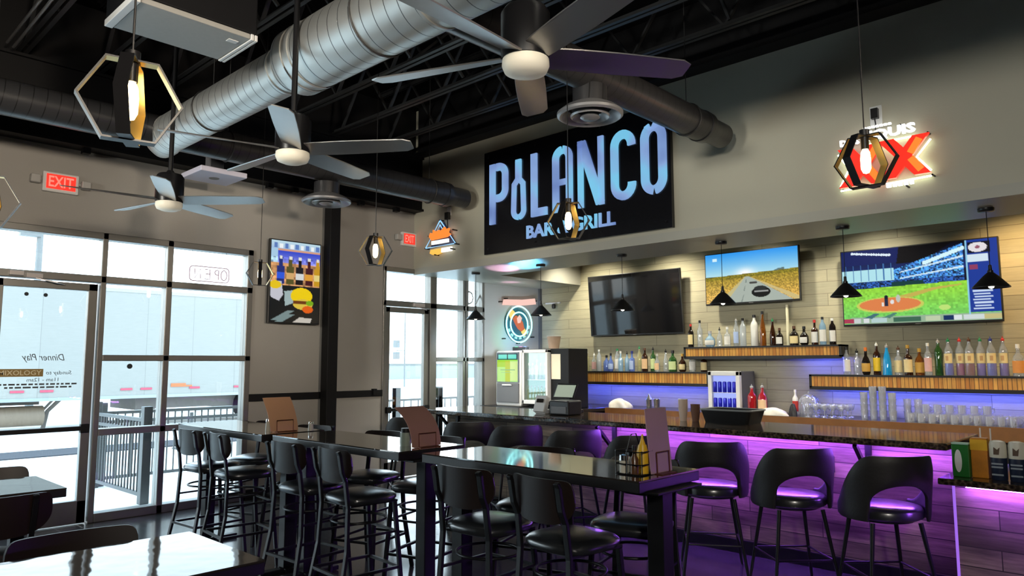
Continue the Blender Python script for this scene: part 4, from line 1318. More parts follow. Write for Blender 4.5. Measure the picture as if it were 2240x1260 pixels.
def tv(label, x0, x1, z0, z1, A, tilt=0.0, yfront=YB - 0.16, strength=1.0):
    r = thing('television', label, 'television', ((x0 + x1) / 2, YB, (z0 + z1) / 2))
    hw, hh = (x1 - x0) / 2, (z1 - z0) / 2
    yf = yfront - YB
    MB().box(-hw, hw, yf, yf + 0.045, -hh, hh).build('bezel', M_blackplastic, r, bevel=0.006)
    MB().box(-hw * 0.6, hw * 0.6, yf + 0.045, yf + 0.08, -hh * 0.7, hh * 0.5).build('rear_housing', M_blackplastic, r, bevel=0.01)
    MB().box(-0.2, 0.2, -0.02, 0.0, -0.2, 0.2).box(-0.05, 0.05, yf + 0.08, -0.02, -0.05, 0.05).build('wall_bracket', M_frame, r)
    if A is None:
        MB().box(-hw + 0.012, hw - 0.012, yf - 0.002, yf + 0.002, -hh + 0.022, hh - 0.012).build('screen', M_blackgloss, r)
    else:
        screen_mesh('screen', A, lambda u, v: (-hw + 0.014 + (2 * hw - 0.028) * u, yf - 0.003, -hh + 0.024 + (2 * hh - 0.038) * v), r, strength)
    MB().box(-0.03, 0.03, yf - 0.004, yf, -hh + 0.004, -hh + 0.012).build('logo_strip', M_greyplastic, r)
    r.rotation_euler = (tilt, 0, 0)
    return r
k = 9.3 / YB
tv('large switched off black television on the left of the bar wall', -7.095, -5.415, 2.035, 2.995, None, radians(4.5))
tv('television showing a car on a straight desert road', -5.03, -3.685, 2.40, 3.128, P_road)
tv('large television showing a baseball game on the right of the bar wall', -3.172, -1.508, 2.04, 2.972, P_ball)
r = thing('advert_screen', 'portrait wall screen showing a burger and beer bottles', 'screen', (XL, 0, 0))
MB().box(0.05, 0.10, 4.325, 5.035, 2.095, 3.135).build('bezel', M_blackplastic, r, bevel=0.006)
MB().box(0.0, 0.05, 4.5, 4.86, 2.4, 2.85).build('wall_bracket', M_frame, r)
screen_mesh('screen', P_menu, lambda u, v: (0.103, 4.34 + 0.68 * u, 2.11 + 1.01 * v), r, 0.95)
# ---------------------------------------------------------------- the bar
ZC = 1.067
bar = thing('bar_counter', 'long bar counter with dark granite top and weathered plank front', 'bar counter')
MB().box(-6.75, -1.25, 5.47, 6.40, ZC - 0.046, ZC).build('countertop', M_granite, bar, bevel=0.01)
MB().box(-6.70, -1.30, 5.92, 6.02, 0.0, ZC - 0.046).build('front_panel', M_barfront, bar)
MB().box(-6.70, -1.30, 5.895, 5.92, 0.0, 0.11).build('toe_kick', M_black, bar, bevel=0.004)
M_purple = glow('purple_led_strip', (0.34, 0.09, 1.0), 240)
M_blue = glow('blue_led_strip', (0.07, 0.10, 1.0), 95)
MB().box(-4.35, -1.30, 5.74, 5.755, ZC - 0.058, ZC - 0.046).build('led_strip', M_purple, bar)
for x in (-6.50, -4.22, -1.88):
    m = MB().box(x - 0.022, x + 0.022, 5.895, 5.92, 0.70, ZC - 0.046).box(x - 0.022, x + 0.022, 5.58, 5.92, ZC - 0.058, ZC - 0.046)
    m.bar([(x, 5.62, ZC - 0.065), (x, 5.905, 0.74)], 0.03, 0.03)
    m.build('bracket', M_frame, bar)
ol = thing('wall_outlet', 'black outlet box on the plank bar front between the two right bar stools', 'outlet')
MB().box(-2.225, -2.135, 5.895, 5.92, 0.745, 0.875).build('cover_plate', M_blackplastic, ol, bevel=0.006)
MB().box(-2.20, -2.16, 5.89, 5.895, 0.82, 0.85).box(-2.20, -2.16, 5.89, 5.895, 0.77, 0.80).build('socket_face', M_greyplastic, ol)
lo = thing('low_counter', 'lower counter section with plank front at the right end of the bar', 'counter')
MB().box(-1.245, 2.98, 5.16, 6.2, 0.845, 0.885).build('countertop', M_granite, lo, bevel=0.008)
MB().box(-1.175, 2.98, 5.27, 5.37, 0.0, 0.845).build('front_panel', M_barfront, lo)
MB().box(-1.175, -1.10, 5.37, 5.92, 0.0, 0.845).build('end_panel', M_barfront, lo)
MB().box(-1.10, 2.9, 5.19, 5.20, 0.839, 0.845).build('led_strip', M_purple, lo)
MB().box(-1.19, -1.176, 5.262, 5.275, 0.02, 0.84).build('corner_strip', glow('purple_corner_glow', (0.40, 0.16, 0.9), 0.9), lo)
bk = thing('back_counter', 'back bar counter with brown wooden front edge under the shelves', 'counter')
MB().box(-8.2, 2.98, 8.75, YB - 0.004, 0.90, 0.95).box(-8.2, -6.40, 7.92, 8.75, 0.90, 0.95).build('countertop', pbr('back_counter_black', (0.02, 0.018, 0.016), 0.2), bk, bevel=0.006)
MB().box(-6.40, 2.98, 8.73, 8.75, 0.80, 0.95).build('wood_edge', pbr('back_counter_wood', rgb(120, 78, 38), 0.45, var=0.35, vscale=7), bk)
MB().box(-8.2, 2.98, 8.80, YB - 0.004, 0.0, 0.90).box(-8.2, -6.45, 7.97, 8.80, 0.0, 0.90).build('cabinet_base', M_black, bk)

# ---------------------------------------------------------------- shelves
def shelf(x0, x1, zt, zb, label, led=-99):
    r = thing('wall_shelf', label, 'shelf', (0, 0, 0), 0, 'butcher block bar shelves')
    yf = 9.20
    MB().box(x0, x1, yf, YB, zt - 0.022, zt).box(x0, x1, yf, YB, zb, zb + 0.02).box(x0, x0 + 0.03, yf, YB, zb, zt).box(x1 - 0.03, x1, yf, YB, zb, zt).build('frame', M_shelfblack, r)
    MB().box(x0 + 0.03, x1 - 0.03, yf + 0.006, yf + 0.03, zb + 0.02, zt - 0.022).build('wood_front', M_shelfwood, r)
    MB().box(x0, x1, yf, yf + 0.014, zb - 0.022, zb).build('front_lip', M_shelfblack, r)
    MB().box(max(x0 + 0.1, led), x1 - 0.05, yf + 0.05, yf + 0.065, zb - 0.010, zb).build('led_strip', M_blue, r)
    return r
ZL, ZU, ZR = 1.472, 1.822, 1.452
shelf(-7.40, -4.97, ZL, 1.29, 'left wooden wall shelf, low one under the switched off television')
shelf(-5.345, -3.18, ZU, 1.672, 'middle wooden wall shelf, the highest of the three', -3.75)
shelf(-3.585, 1.0, ZR, 1.288, 'right wooden wall shelf under the baseball television')

# ---------------------------------------------------------------- bottles
GL = {
 'clear': glass('bottle_clear', (0.95, 0.97, 0.98), 0.12, haze=0.24, hazecol=(0.80, 0.86, 0.95)),
 'yellow': glass('bottle_yellow', (0.93, 0.86, 0.35), 0.08, haze=0.45, hazecol=rgb(226, 208, 84)),
 'pale': glass('bottle_pale', (0.92, 0.92, 0.76), 0.08, haze=0.3, hazecol=rgb(224, 220, 176)),
 'frost': glass('bottle_frost', (0.9, 0.93, 0.95), 0.06, haze=0.5, hazecol=rgb(214, 222, 230)),
 'blue': glass('bottle_blue', (0.42, 0.55, 0.95), 0.08, haze=0.4, hazecol=rgb(130, 160, 246)),
 'paleblue': glass('bottle_pale_blue', (0.68, 0.84, 0.98), 0.08, haze=0.45, hazecol=rgb(176, 216, 248)),
 'green': glass('bottle_green', (0.12, 0.42, 0.16), 0.06, haze=0.5, hazecol=rgb(60, 104, 52)),
 'brown': glass('bottle_brown', (0.28, 0.12, 0.04), 0.06, haze=0.55, hazecol=rgb(62, 34, 18)),
 'amber': glass('bottle_amber', (0.70, 0.36, 0.08), 0.06, haze=0.5, hazecol=rgb(140, 84, 28)),
 'dark': pbr('bottle_dark', rgb(24, 17, 14), 0.12),
 'aqua': glass('bottle_aqua', (0.10, 0.62, 1.0), 0.06, haze=0.7, hazecol=rgb(40, 176, 250)),
 'white': pbr('bottle_white_ceramic', rgb(226, 226, 220), 0.25, var=0.06, vscale=25),
 'magenta': glass('bottle_magenta', (0.8, 0.2, 0.5), 0.06, haze=0.85, hazecol=rgb(216, 70, 150)),
 'red': glass('bottle_red', (0.7, 0.08, 0.1), 0.06, haze=0.8, hazecol=rgb(176, 30, 40)),
 'violet': glass('bottle_violet', (0.6, 0.4, 0.95), 0.06, haze=0.85, hazecol=rgb(156, 112, 244)),
 'deepblue': glass('bottle_deep_blue', (0.25, 0.3, 0.98), 0.06, haze=0.85, hazecol=rgb(84, 96, 250)),
}
LB = {k: pbr('label_' + k, rgb(*c), 0.55, var=0.10, vscale=30) for k, c in {
 'white': (232, 230, 224), 'cream': (236, 216, 160), 'peach': (236, 196, 150), 'gold': (206, 160, 70), 'orange': (226, 150, 74), 'yellow': (240, 200, 40),
 'pink': (226, 180, 176), 'palegreen': (206, 222, 160), 'red': (190, 50, 40), 'tan': (200, 160, 110), 'bluewhite': (176, 196, 236)}.items()}
CP = {k: pbr('cap_' + k, rgb(*c), 0.4, var=0.04) for k, c in {
 'black': (22, 22, 24), 'red': (200, 50, 44), 'white': (236, 236, 232), 'green': (40, 130, 80), 'gold': (190, 150, 60), 'blue': (40, 50, 130), 'silver': (170, 170, 172), 'orange': (226, 120, 40), 'brown': (90, 56, 34)}.items()}
SHAPE = {   # (radius, height) fractions of the outline, relative to body radius and full height
 'std': [(0.0, 0.0), (0.96, 0.0), (1.0, 0.02), (1.0, 0.60), (0.92, 0.66), (0.5, 0.74), (0.36, 0.79), (0.34, 0.93)],
 'tall': [(0.0, 0.0), (0.95, 0.0), (1.0, 0.02), (1.0, 0.66), (0.85, 0.73), (0.45, 0.81), (0.36, 0.86), (0.36, 0.94)],
 'slim': [(0.0, 0.0), (0.95, 0.0), (1.0, 0.02), (1.0, 0.42), (0.80, 0.56), (0.48, 0.72), (0.38, 0.80), (0.38, 0.94)],
 'round': [(0.0, 0.0), (0.70, 0.0), (0.95, 0.08), (1.05, 0.28), (0.98, 0.48), (0.62, 0.62), (0.34, 0.69), (0.32, 0.90)],
 'jug': [(0.0, 0.0), (0.98, 0.0), (1.0, 0.03), (1.0, 0.50), (0.82, 0.62), (0.42, 0.71), (0.32, 0.76), (0.32, 0.90)],
 'taper': [(0.0, 0.0), (1.0, 0.0), (1.02, 0.03), (0.92, 0.40), (0.62, 0.66), (0.40, 0.76), (0.32, 0.80), (0.30, 0.92)],
 'square': [(0.0, 0.0), (1.0, 0.0), (1.02, 0.02), (1.02, 0.58), (0.90, 0.63), (0.40, 0.68), (0.36, 0.70), (0.36, 0.92)]}
BMESH = {}
def bottle(x, y, z, h, r, shape, gl, lab, cap, label, group, pourer=False, fill=None):
    prof = [(a * r, b * h) for a, b in SHAPE[shape]]
    n = 20
    o = MB().lathe(prof, n=n, sqz=(1, 0.9)).build('bottle', GL[gl], None, smooth=45)
    o.location = (x, y, z)
    o.rotation_euler = (0, 0, random.uniform(-0.3, 0.3))
    tag(o, label, 'bottle', group)
    top = prof[-1][1]
    nr = prof[-1][0]
    if pourer:
        m = MB().lathe([(nr * 1.1, top - 0.008), (nr * 1.15, top + 0.012), (nr * 0.5, top + 0.02), (0.0, top + 0.022)], n=12)
        m.tube([(0, 0, top + 0.015), (0, 0, top + 0.04), (0.006, 0, h + 0.01)], [0.006, 0.005, 0.003], 6)
        m.build('pourer', CP[cap], o, smooth=50)
    else:
        MB().lathe([(nr * 1.15, top - 0.012), (nr * 1.18, top + 0.004), (nr * 1.12, h), (0.0, h)], n=14).build('cap', CP[cap], o, smooth=50)
    if lab:
        b = {'round': (0.12, 0.42), 'jug': (0.10, 0.48), 'square': (0.10, 0.52), 'taper': (0.12, 0.34), 'slim': (0.08, 0.36)}.get(shape, (0.12, 0.54))
        if fill: b = (0.34, 0.60)
        def rad(t):
            for i in range(len(prof) - 1):
                if prof[i][1] <= t <= prof[i + 1][1] and prof[i + 1][1] > prof[i][1]:
                    q = (t - prof[i][1]) / (prof[i + 1][1] - prof[i][1])
                    return prof[i][0] * (1 - q) + prof[i + 1][0] * q
            return r
        zz = [b[0] * h + (b[1] - b[0]) * h * i / 4 for i in range(5)]
        def lf(u, v):
            a = radians(-160 + 140 * u)
            t = zz[0] + (zz[-1] - zz[0]) * v
            q = rad(t) + 0.0012
            return (q * cos(a), q * sin(a) * 0.9, t)
        m = MB().surf(lf, 13, 5)
        if fill:
            m.surf(lambda u, v: (lambda p: (p[0] * 1.01, p[1] * 1.01 - 0.0004, p[2]))(lf(0.36 + 0.28 * u, 0.25 + 0.5 * v)), 5, 3, m=1)
            m.build('label', [LB[lab], LB['tan']], o, smooth=60, recalc=False)
        else:
            m.build('label', LB[lab], o, smooth=60)
    if fill:
        m = MB().lathe([(0, 0.002 * h), (0.94 * r, 0.004), (0.975 * r, 0.02 * h), (0.975 * r, 0.33 * h), (0.0, 0.33 * h)], n=n, sqz=(1, 0.9))
        m.build('liquid', GL[fill], o, smooth=45)
    return o
names = {'clear': 'clear', 'yellow': 'yellow', 'pale': 'pale yellow', 'frost': 'frosted', 'blue': 'blue', 'paleblue': 'pale blue', 'green': 'green', 'brown': 'brown', 'amber': 'amber', 'dark': 'dark', 'aqua': 'bright blue', 'white': 'white patterned'}
def row(specs, z, group, where, y0=9.30):
    for i, (x, h, r, sh, gl, lab, cap, *ex) in enumerate(specs):
        pour = bool(ex and ex[0])
        fill = ex[1] if len(ex) > 1 else None
        look = names.get(gl, gl)
        if fill: look = {'deepblue': 'blue filled', 'magenta': 'magenta filled', 'red': 'dark red filled', 'violet': 'violet filled'}[fill]
        tail = (' with %s label' % {'palegreen': 'pale green', 'bluewhite': 'bluish'}.get(lab, lab)) if lab else (' with %s %s' % (cap, 'pourer' if pour else 'cap'))
        lb_ = '%s bottle%s, %s from left on %s' % (look, tail, ORD[i], where)
        bottle(x, y0 + (0.02 if i % 2 else -0.02), z, h, r, sh, gl, lab, cap, lb_, group, pour, fill)
row([(-7.361, .33, .036, 'std', 'clear', 'red', 'black', 1), (-7.248, .31, .04, 'std', 'yellow', None, 'black', 1), (-7.137, .31, .036, 'tall', 'pale', None, 'silver', 1),
     (-7.027, .27, .04, 'std', 'clear', 'pink', 'white', 1), (-6.901, .34, .04, 'tall', 'frost', None, 'white'), (-6.786, .25, .052, 'jug', 'blue', None, 'black'),
     (-6.675, .28, .045, 'round', 'blue', 'bluewhite', 'black'), (-6.580, .35, .042, 'tall', 'clear', 'white', 'green'), (-6.490, .31, .038, 'square', 'paleblue', None, 'white'),
     (-6.400, .29, .038, 'std', 'paleblue', None, 'black', 1), (-6.281, .31, .045, 'square', 'blue', 'bluewhite', 'blue'), (-6.174, .37, .036, 'tall', 'pale', None, 'green', 1),
     (-6.052, .35, .048, 'std', 'brown', 'peach', 'brown'), (-5.932, .35, .042, 'std', 'green', 'palegreen', 'black', 1), (-5.838, .26, .042, 'jug', 'clear', 'peach', 'silver', 1),
     (-5.715, .31, .040, 'slim', 'clear', None, 'black', 1), (-5.575, .31, .062, 'jug', 'green', 'palegreen', 'black'), (-5.440, .26, .055, 'round', 'brown', 'cream', 'gold'),
     (-5.256, .28, .046, 'square', 'clear', 'white', 'black'), (-5.098, .26, .046, 'square', 'brown', 'cream', 'black')],
    ZL, 'bottles on the left bar shelf', 'the left bar shelf')
row([(-5.270, .33, .042, 'std', 'dark', 'cream', 'red'), (-5.148, .38, .040, 'std', 'clear', None, 'black'), (-4.972, .22, .070, 'round', 'paleblue', 'white', 'silver'),
     (-4.846, .26, .038, 'jug', 'clear', None, 'black', 1), (-4.709, .27, .042, 'square', 'clear', 'white', 'white'), (-4.596, .37, .040, 'tall', 'clear', 'bluewhite', 'silver', 1),
     (-4.480, .38, .042, 'tall', 'frost', None, 'black'), (-4.335, .42, .052, 'tall', 'white', None, 'black'), (-4.200, .46, .042, 'slim', 'amber', None, 'black'),
     (-4.083, .35, .040, 'slim', 'brown', None, 'green', 1), (-3.975, .23, .046, 'jug', 'dark', 'white', 'brown'), (-3.800, .25, .056, 'jug', 'dark', 'cream', 'brown'),
     (-3.655, .24, .054, 'round', 'dark', 'white', 'black'), (-3.535, .32, .042, 'square', 'brown', 'white', 'red'), (-3.420, .35, .040, 'tall', 'paleblue', 'white', 'black'), (-3.315, .33, .040, 'tall', 'dark', 'white', 'white')],
    ZU, 'bottles on the high bar shelf', 'the high middle shelf')
R_ = [(-3.149, .34, .042, 'std', 'clear', 'white', 'black'), (-3.042, .30, .042, 'square', 'clear', None, 'black', 1), (-2.927, .33, .048, 'round', 'dark', 'gold', 'orange'),
     (-2.815, .38, .042, 'std', 'brown', 'yellow', 'white', 1), (-2.692, .36, .050, 'taper', 'aqua', None, 'silver', 1), (-2.578, .33, .045, 'square', 'clear', 'cream', 'brown', 1),
     (-2.466, .35, .044, 'square', 'brown', 'cream', 'gold'), (-2.356, .31, .050, 'jug', 'amber', 'gold', 'gold'), (-2.257, .37, .040, 'std', 'clear', 'pink', 'white'), (-2.160, .40, .042, 'tall', 'green', None, 'silver', 1)]
for x, cap, fill in ((-2.050, 'green', 'deepblue'), (-1.948, 'red', 'magenta'), (-1.848, 'brown', 'red'), (-1.750, 'green', 'violet'), (-1.645, 'blue', 'deepblue'), (-1.540, 'red', 'violet')):
    R_.append((x, .41, .044, 'tall', 'clear', 'cream', cap, 1, fill))
R_ += [(-1.403, .34, .056, 'jug', 'clear', 'orange', 'white'), (-1.27, .36, .05, 'std', 'clear', 'white', 'white')]
row(R_, ZR, 'bottles on the right bar shelf', 'the right bar shelf')
tag(MB().tube([(-3.895, 9.36, ZU), (-3.895, 9.36, ZU + 0.535)], [0.022, 0.017], 12).build('taper_candle', pbr('candle_ivory', rgb(240, 234, 200), 0.5, var=0.02), smooth=50),
    'tall ivory taper standing among the dark bottles on the high shelf', 'candle')

# ---------------------------------------------------------------- glassware on the back counter
M_tumbler = glass('tumbler_glass', (0.95, 0.97, 0.99), 0.20, haze=0.30, hazecol=(0.88, 0.91, 0.97))
def tumbler(h, r0, r1):
    m = MB().lathe([(0, 0), (r0, 0), (r1, h), (r1 - 0.003, h), (r0 - 0.004, 0.012), (0, 0.012)], n=16)
    return m.build('drinking_glass', M_tumbler, None, smooth=40)
def mug(h, r):
    o = MB().lathe([(0, 0), (r, 0), (r * 1.02, h), (r - 0.004, h), (r - 0.006, 0.014), (0, 0.014)], n=16).build('glass_mug', M_tumbler, None, smooth=40)
    MB().tube([(r * 0.98, 0, h * 0.82), (r * 1.55, 0, h * 0.75), (r * 1.6, 0, h * 0.4), (r * 0.98, 0, h * 0.24)], 0.006, 6).build('handle', M_tumbler, o, smooth=60)
    return o
def coupe(h, r):
    m = MB().lathe([(0, 0), (r * 0.75, 0), (r * 0.7, 0.004), (0.006, 0.012), (0.005, h * 0.45), (r * 0.7, h * 0.62), (r, h * 0.85), (r * 0.9, h), (r * 0.88, h), (r * 0.95, h * 0.85), (r * 0.62, h * 0.65), (0, h * 0.5)], n=16)
    return m.build('stemmed_glass', M_tumbler, None, smooth=50)
proto_c, proto_t, proto_m = coupe(0.15, 0.042), tumbler(0.105, 0.034, 0.044), mug(0.095, 0.040)
used = {proto_c: 0, proto_t: 0, proto_m: 0}
ZK = 0.95
def put_glass(p, x, y, z, rz, label, cat, group):
    o = p if not used[p] else dup(p)
    used[p] += 1
    place(o, (x, y, z), rz, label)
    tag(o, label, cat, group)
rows_ = {8.90: 'front row', 9.02: 'second row', 9.14: 'third row', 9.26: 'rear row'}
k = 0
for yy in (8.90, 9.02, 9.14):
    for i in range(5):
        put_glass(proto_c, -3.50 + i * 0.098 + (0.03 if yy > 9 else 0), yy, ZK, 0, 'clear stemmed glass, %s from left in the %s left of the tumbler stacks' % (ORD[i], rows_[yy]), 'glass', 'stemmed glasses on the back counter')
for i, (nst, x) in enumerate(((4, -2.86), (5, -2.76), (5, -2.66), (4, -2.56))):
    for lev in range(nst):
        put_glass(proto_t, x, 8.93, ZK + lev * 0.068, 0, 'clear tumbler, level %d of the %s nested tumbler stack from left' % (lev + 1, ORD[i]) if 0 else 'clear nested tumbler, %s up in the %s tall stack from left' % (ORD[lev], ORD[i]), 'glass', 'nested tumblers on the back counter')
for i in range(2):
    for lev in range(3):
        put_glass(proto_t, -2.44 + i * 0.11, 9.06, ZK + lev * 0.068, 0, 'clear nested tumbler, %s up in the %s short stack right of the tall stacks' % (ORD[lev], ORD[i]), 'glass', 'nested tumblers on the back counter')
for ri, yy in enumerate((8.86, 9.00, 9.14)):
    for i in range(10):
        put_glass(proto_m, -2.36 + i * 0.105 + 0.02 * ri, yy, ZK, radians(-70 + 25 * ((i + ri) % 3)), 'clear handled mug, %s from left in the %s on the counter' % (ORD[i], ('front row', 'second row', 'third row')[ri]), 'mug', 'handled mugs on the back counter')
for i in range(6):
    put_glass(proto_m, -2.24 + i * 0.115, 9.0, ZK + 0.0955, radians(20 * (i % 4)), 'clear handled mug, %s from left in the layer stacked on top' % ORD[i], 'mug', 'handled mugs on the back counter')

# ---------------------------------------------------------------- machines at the left end
cb = thing('display_machine', 'white framed machine with lit yellow green panel in the far bar corner', 'machine', (-7.95, 8.0, ZK))
MB().box(-0.0, 0.54, 0.02, 0.50, 0.0, 0.84).build('cabinet', M_whiteplastic, cb, bevel=0.03)
m = MB().box(0.04, 0.50, 0.0, 0.02, 0.36, 0.815)
m.build('lit_surround', pbr('machine_grey_face', rgb(120, 130, 140), 0.4), cb)
A = canvas(60, 60, (150, 226, 70))
X, Y = grid(A)
put(A, Y < 0.24, (40, 70, 80)); put(A, rc(A, 0.06, 0.05, 0.94, 0.20), (110, 226, 206)); put(A, rc(A, 0.48, 0.0, 0.54, 0.24), (20, 40, 50))
put(A, (Y > 0.27), (186, 236, 130)); put(A, rc(A, 0.0, 0.27, 0.62, 0.48), (170, 214, 30)); put(A, rc(A, 0.40, 0.27, 0.64, 1), (190, 206, 40))
put(A, rc(A, 0.64, 0.3, 1, 0.95), (214, 240, 150)); put(A, rc(A, 0.16, 0.56, 0.86, 0.60), (140, 190, 130)); put(A, rc(A, 0.2, 0.66, 0.7, 0.69), (150, 200, 140))
screen_mesh('lit_panel', A, lambda u, v: (0.055 + 0.43 * u, -0.003, 0.37 + 0.43 * v), cb, 1.0)
MB().box(0.04, 0.50, 0.0, 0.02, 0.06, 0.345).build('lower_door', M_greyplastic, cb, bevel=0.006)
MB().box(0.17, 0.37, -0.02, 0.0, 0.31, 0.335).build('handle', M_whiteplastic, cb, bevel=0.004)
bc = thing('beverage_cooler', 'black beverage cooler with white framed glass door in the bar corner', 'cooler', (-7.38, 8.0, ZK))
m = MB().box(0.0, 0.50, 0.10, 0.54, 0.04, 0.86).build('cabinet', M_black, bc, bevel=0.01)
m = MB().box(0.0, 0.04, 0.0, 0.10, 0.05, 0.85).box(0.46, 0.50, 0.0, 0.10, 0.05, 0.85).box(0.0, 0.50, 0.0, 0.10, 0.05, 0.11).box(0.0, 0.50, 0.0, 0.10, 0.80, 0.85)
m.build('door_frame', M_whiteplastic, bc, bevel=0.008)
MB().box(0.04, 0.46, 0.085, 0.098, 0.11, 0.80).build('inner_glow', glow('cooler_interior', rgb(150, 196, 176), 0.75), bc)
MB().box(0.04, 0.46, 0.012, 0.018, 0.11, 0.80).build('door_glass', M_glass, bc)
MB().box(0.04, 0.46, 0.03, 0.085, 0.40, 0.41).build('inner_shelf', M_chrome, bc)
MB().box(0.05, 0.45, 0.1, 0.5, 0.0, 0.04).build('base', M_black, bc)
for i in range(5):
    bottle(-7.38 + 0.09 + i * 0.08, 8.0 + 0.055, ZK + 0.41, .24 + 0.05 * (i == 2), .024, 'std', 'frost' if i != 2 else 'white', None, 'white', 'pale bottle, %s from left on the upper rack inside the beverage cooler' % ORD[i], 'bottles inside the beverage cooler')
for i in range(6):
    bottle(-7.38 + 0.08 + i * 0.066, 8.0 + 0.055, ZK + 0.11, .21, .022, 'std', 'pale', None, 'silver', 'pale yellow bottle, %s from left on the bottom of the beverage cooler' % ORD[i], 'bottles inside the beverage cooler')
bs = thing('black_cabinet', 'tall black cabinet with taped paper notice right of the glass door cooler', 'cabinet', (-6.87, 8.06, ZK))
MB().box(0.0, 0.34, 0.0, 0.45, 0.0, 0.86).build('body', M_black, bs, bevel=0.012)
MB().box(0.02, 0.19, -0.004, 0.0, 0.42, 0.78).build('paper_notice', pbr('paper_cream', rgb(226, 216, 190), 0.7), bs)
pk = thing('paper_bucket', 'flared paper tub standing on top of the black cabinet', 'tub', (-7.02, 8.32, ZK + 0.86))
MB().lathe([(0, 0), (0.075, 0), (0.105, 0.19), (0.098, 0.19), (0.07, 0.006), (0, 0.006)], n=20).build('tub_body', pbr('paper_tub', rgb(206, 176, 150), 0.6, var=0.25, vscale=9), pk, smooth=40)
MB().tube([(0.104 * cos(2 * pi * i / 20), 0.104 * sin(2 * pi * i / 20), 0.19) for i in range(20)], 0.005, 6, True).build('rim', M_whiteplastic, pk)

pl = thing('party_light', 'small black colour light bar on top of the white framed machine', 'light', (-7.66, 8.28, ZK + 0.84))
MB().box(-0.14, 0.14, -0.04, 0.04, 0.0, 0.06).build('housing', M_blackplastic, pl, bevel=0.006)
for i, (c_, nm) in enumerate((((0.15, 1.0, 0.35), 'green_lens'), ((1.0, 0.35, 0.75), 'pink_lens'), ((0.12, 0.25, 1.0), 'blue_lens'))):
    MB().lathe([(0, 0.06), (0.026, 0.06), (0.026, 0.066), (0, 0.068)], c=(-0.09 + 0.09 * i, 0, 0), n=14).build(nm, glow('party_' + nm, c_, 2.0), pl)
spot('party_light_beam', (-7.76, 8.28, ZK + 0.93), (-8.4, 8.62, 2.1), 9, (0.2, 1.0, 0.45), 70, 0.9, 0.03)
spot('party_light_beam', (-7.66, 8.30, ZK + 0.93), (-8.4, 9.1, 2.1), 22, (0.12, 0.28, 1.0), 80, 0.9, 0.03)
spot('party_light_beam', (-7.66, 8.28, ZK + 0.93), (-6.85, 7.05, 2.885), 260, (1.0, 0.55, 0.85), 16, 0.7, 0.02)
spot('party_light_beam', (-7.60, 8.28, ZK + 0.93), (-6.35, 7.0, 2.885), 300, (0.15, 0.60, 1.0), 16, 0.7, 0.02)
spot('party_light_beam', (-7.66, 8.28, ZK + 0.93), (-7.9, 8.3, 2.885), 60, (1.0, 0.5, 0.85), 20, 0.7, 0.02)
spot('party_light_beam', (-7.20, 8.15, ZK + 0.96), (-8.28, 8.35, 2.1), 60, (0.72, 0.88, 1.0), 130, 0.9, 0.05)  # cool fill added to brighten the end wall; the light bar lacks it

# register, printer and clutter behind the bar
po = thing('cash_register', 'cash register with tilted pale screen on the bar top in front of the coolers', 'register', (-5.00, 5.99, ZC))
po.scale = (0.7, 0.7, 0.7)
m = MB()
m.obox(Matrix.Translation((0, 0.18, 0.335)) @ Matrix.Rotation(radians(-28), 4, 'X'), 0.40, 0.03, 0.24)
m.build('screen_housing', M_blackplastic, po, bevel=0.008)
m = MB()
m.obox(Matrix.Translation((0, 0.164, 0.333)) @ Matrix.Rotation(radians(-28), 4, 'X'), 0.365, 0.004, 0.205)
m.build('screen', pbr('register_screen', rgb(186, 196, 180), 0.15, emit=rgb(186, 200, 178), estr=0.35), po)
MB().box(-0.16, 0.16, 0.14, 0.42, 0.0, 0.05).box(-0.05, 0.05, 0.22, 0.28, 0.05, 0.30).build('stand', M_blackplastic, po, bevel=0.01)
pr = thing('receipt_printer', 'black receipt printer beside the cash register', 'printer', (-4.82, 5.78, ZC))
MB().box(-0.13, 0.13, 0.0, 0.22, 0.0, 0.15).build('body', M_blackplastic, pr, bevel=0.015)
MB().box(-0.10, 0.10, -0.006, 0.0, 0.02, 0.09).build('front_cover', M_greyplastic, pr, bevel=0.004)
jg = thing('card_terminal', 'white card terminal standing left of the receipt printer', 'card terminal', (-5.11, 5.80, ZC))
jg.scale = (0.9, 0.9, 0.9)
m = MB()
m.obox(Matrix.Translation((0, 0.05, 0.11)) @ Matrix.Rotation(radians(-20), 4, 'X'), 0.17, 0.07, 0.2)
m.box(-0.08, 0.08, 0.02, 0.16, 0, 0.05)
m.build('body', M_whiteplastic, jg, bevel=0.012)
m = MB()
m.obox(Matrix.Translation((0.01, 0.012, 0.155)) @ Matrix.Rotation(radians(-20), 4, 'X'), 0.10, 0.004, 0.045)
m.build('display', M_blackgloss, jg)
def crumple(name, loc, sx, sy, sz, mat, label, cat, seed):
    rr = random.Random(seed)
    ph = [rr.uniform(0, 6) for _ in range(6)]
    def f(u, v):
        a = 2 * pi * u
        b = pi / 2 * v
        k = 1 + 0.22 * sin(3 * a + ph[0]) * cos(b) + 0.18 * sin(5 * a + ph[1] + 4 * v)
        return (sx * k * cos(a) * cos(b), sy * k * sin(a) * cos(b), max(0.0, sz * sin(b) * (1 + 0.3 * sin(2 * a + ph[2]) * (1 - v))))
    o = MB().surf(f, 28, 9, cu=True).build(name, mat, None, smooth=180)
    o.location = loc
    return tag(o, label, cat)
M_towel = pbr('towel_white', rgb(224, 220, 210), 0.85, bump=0.2, bscale=30)
crumple('bar_towel', (-6.28, 8.92, ZK), 0.17, 0.10, 0.13, M_towel, 'crumpled white towel on the back counter under the left wall shelf', 'towel', 1)
crumple('bar_towel', (-3.95, 8.92, ZK), 0.20, 0.10, 0.09, M_towel, 'crumpled white towel on the back counter right of the red syrup bottles', 'towel', 5)
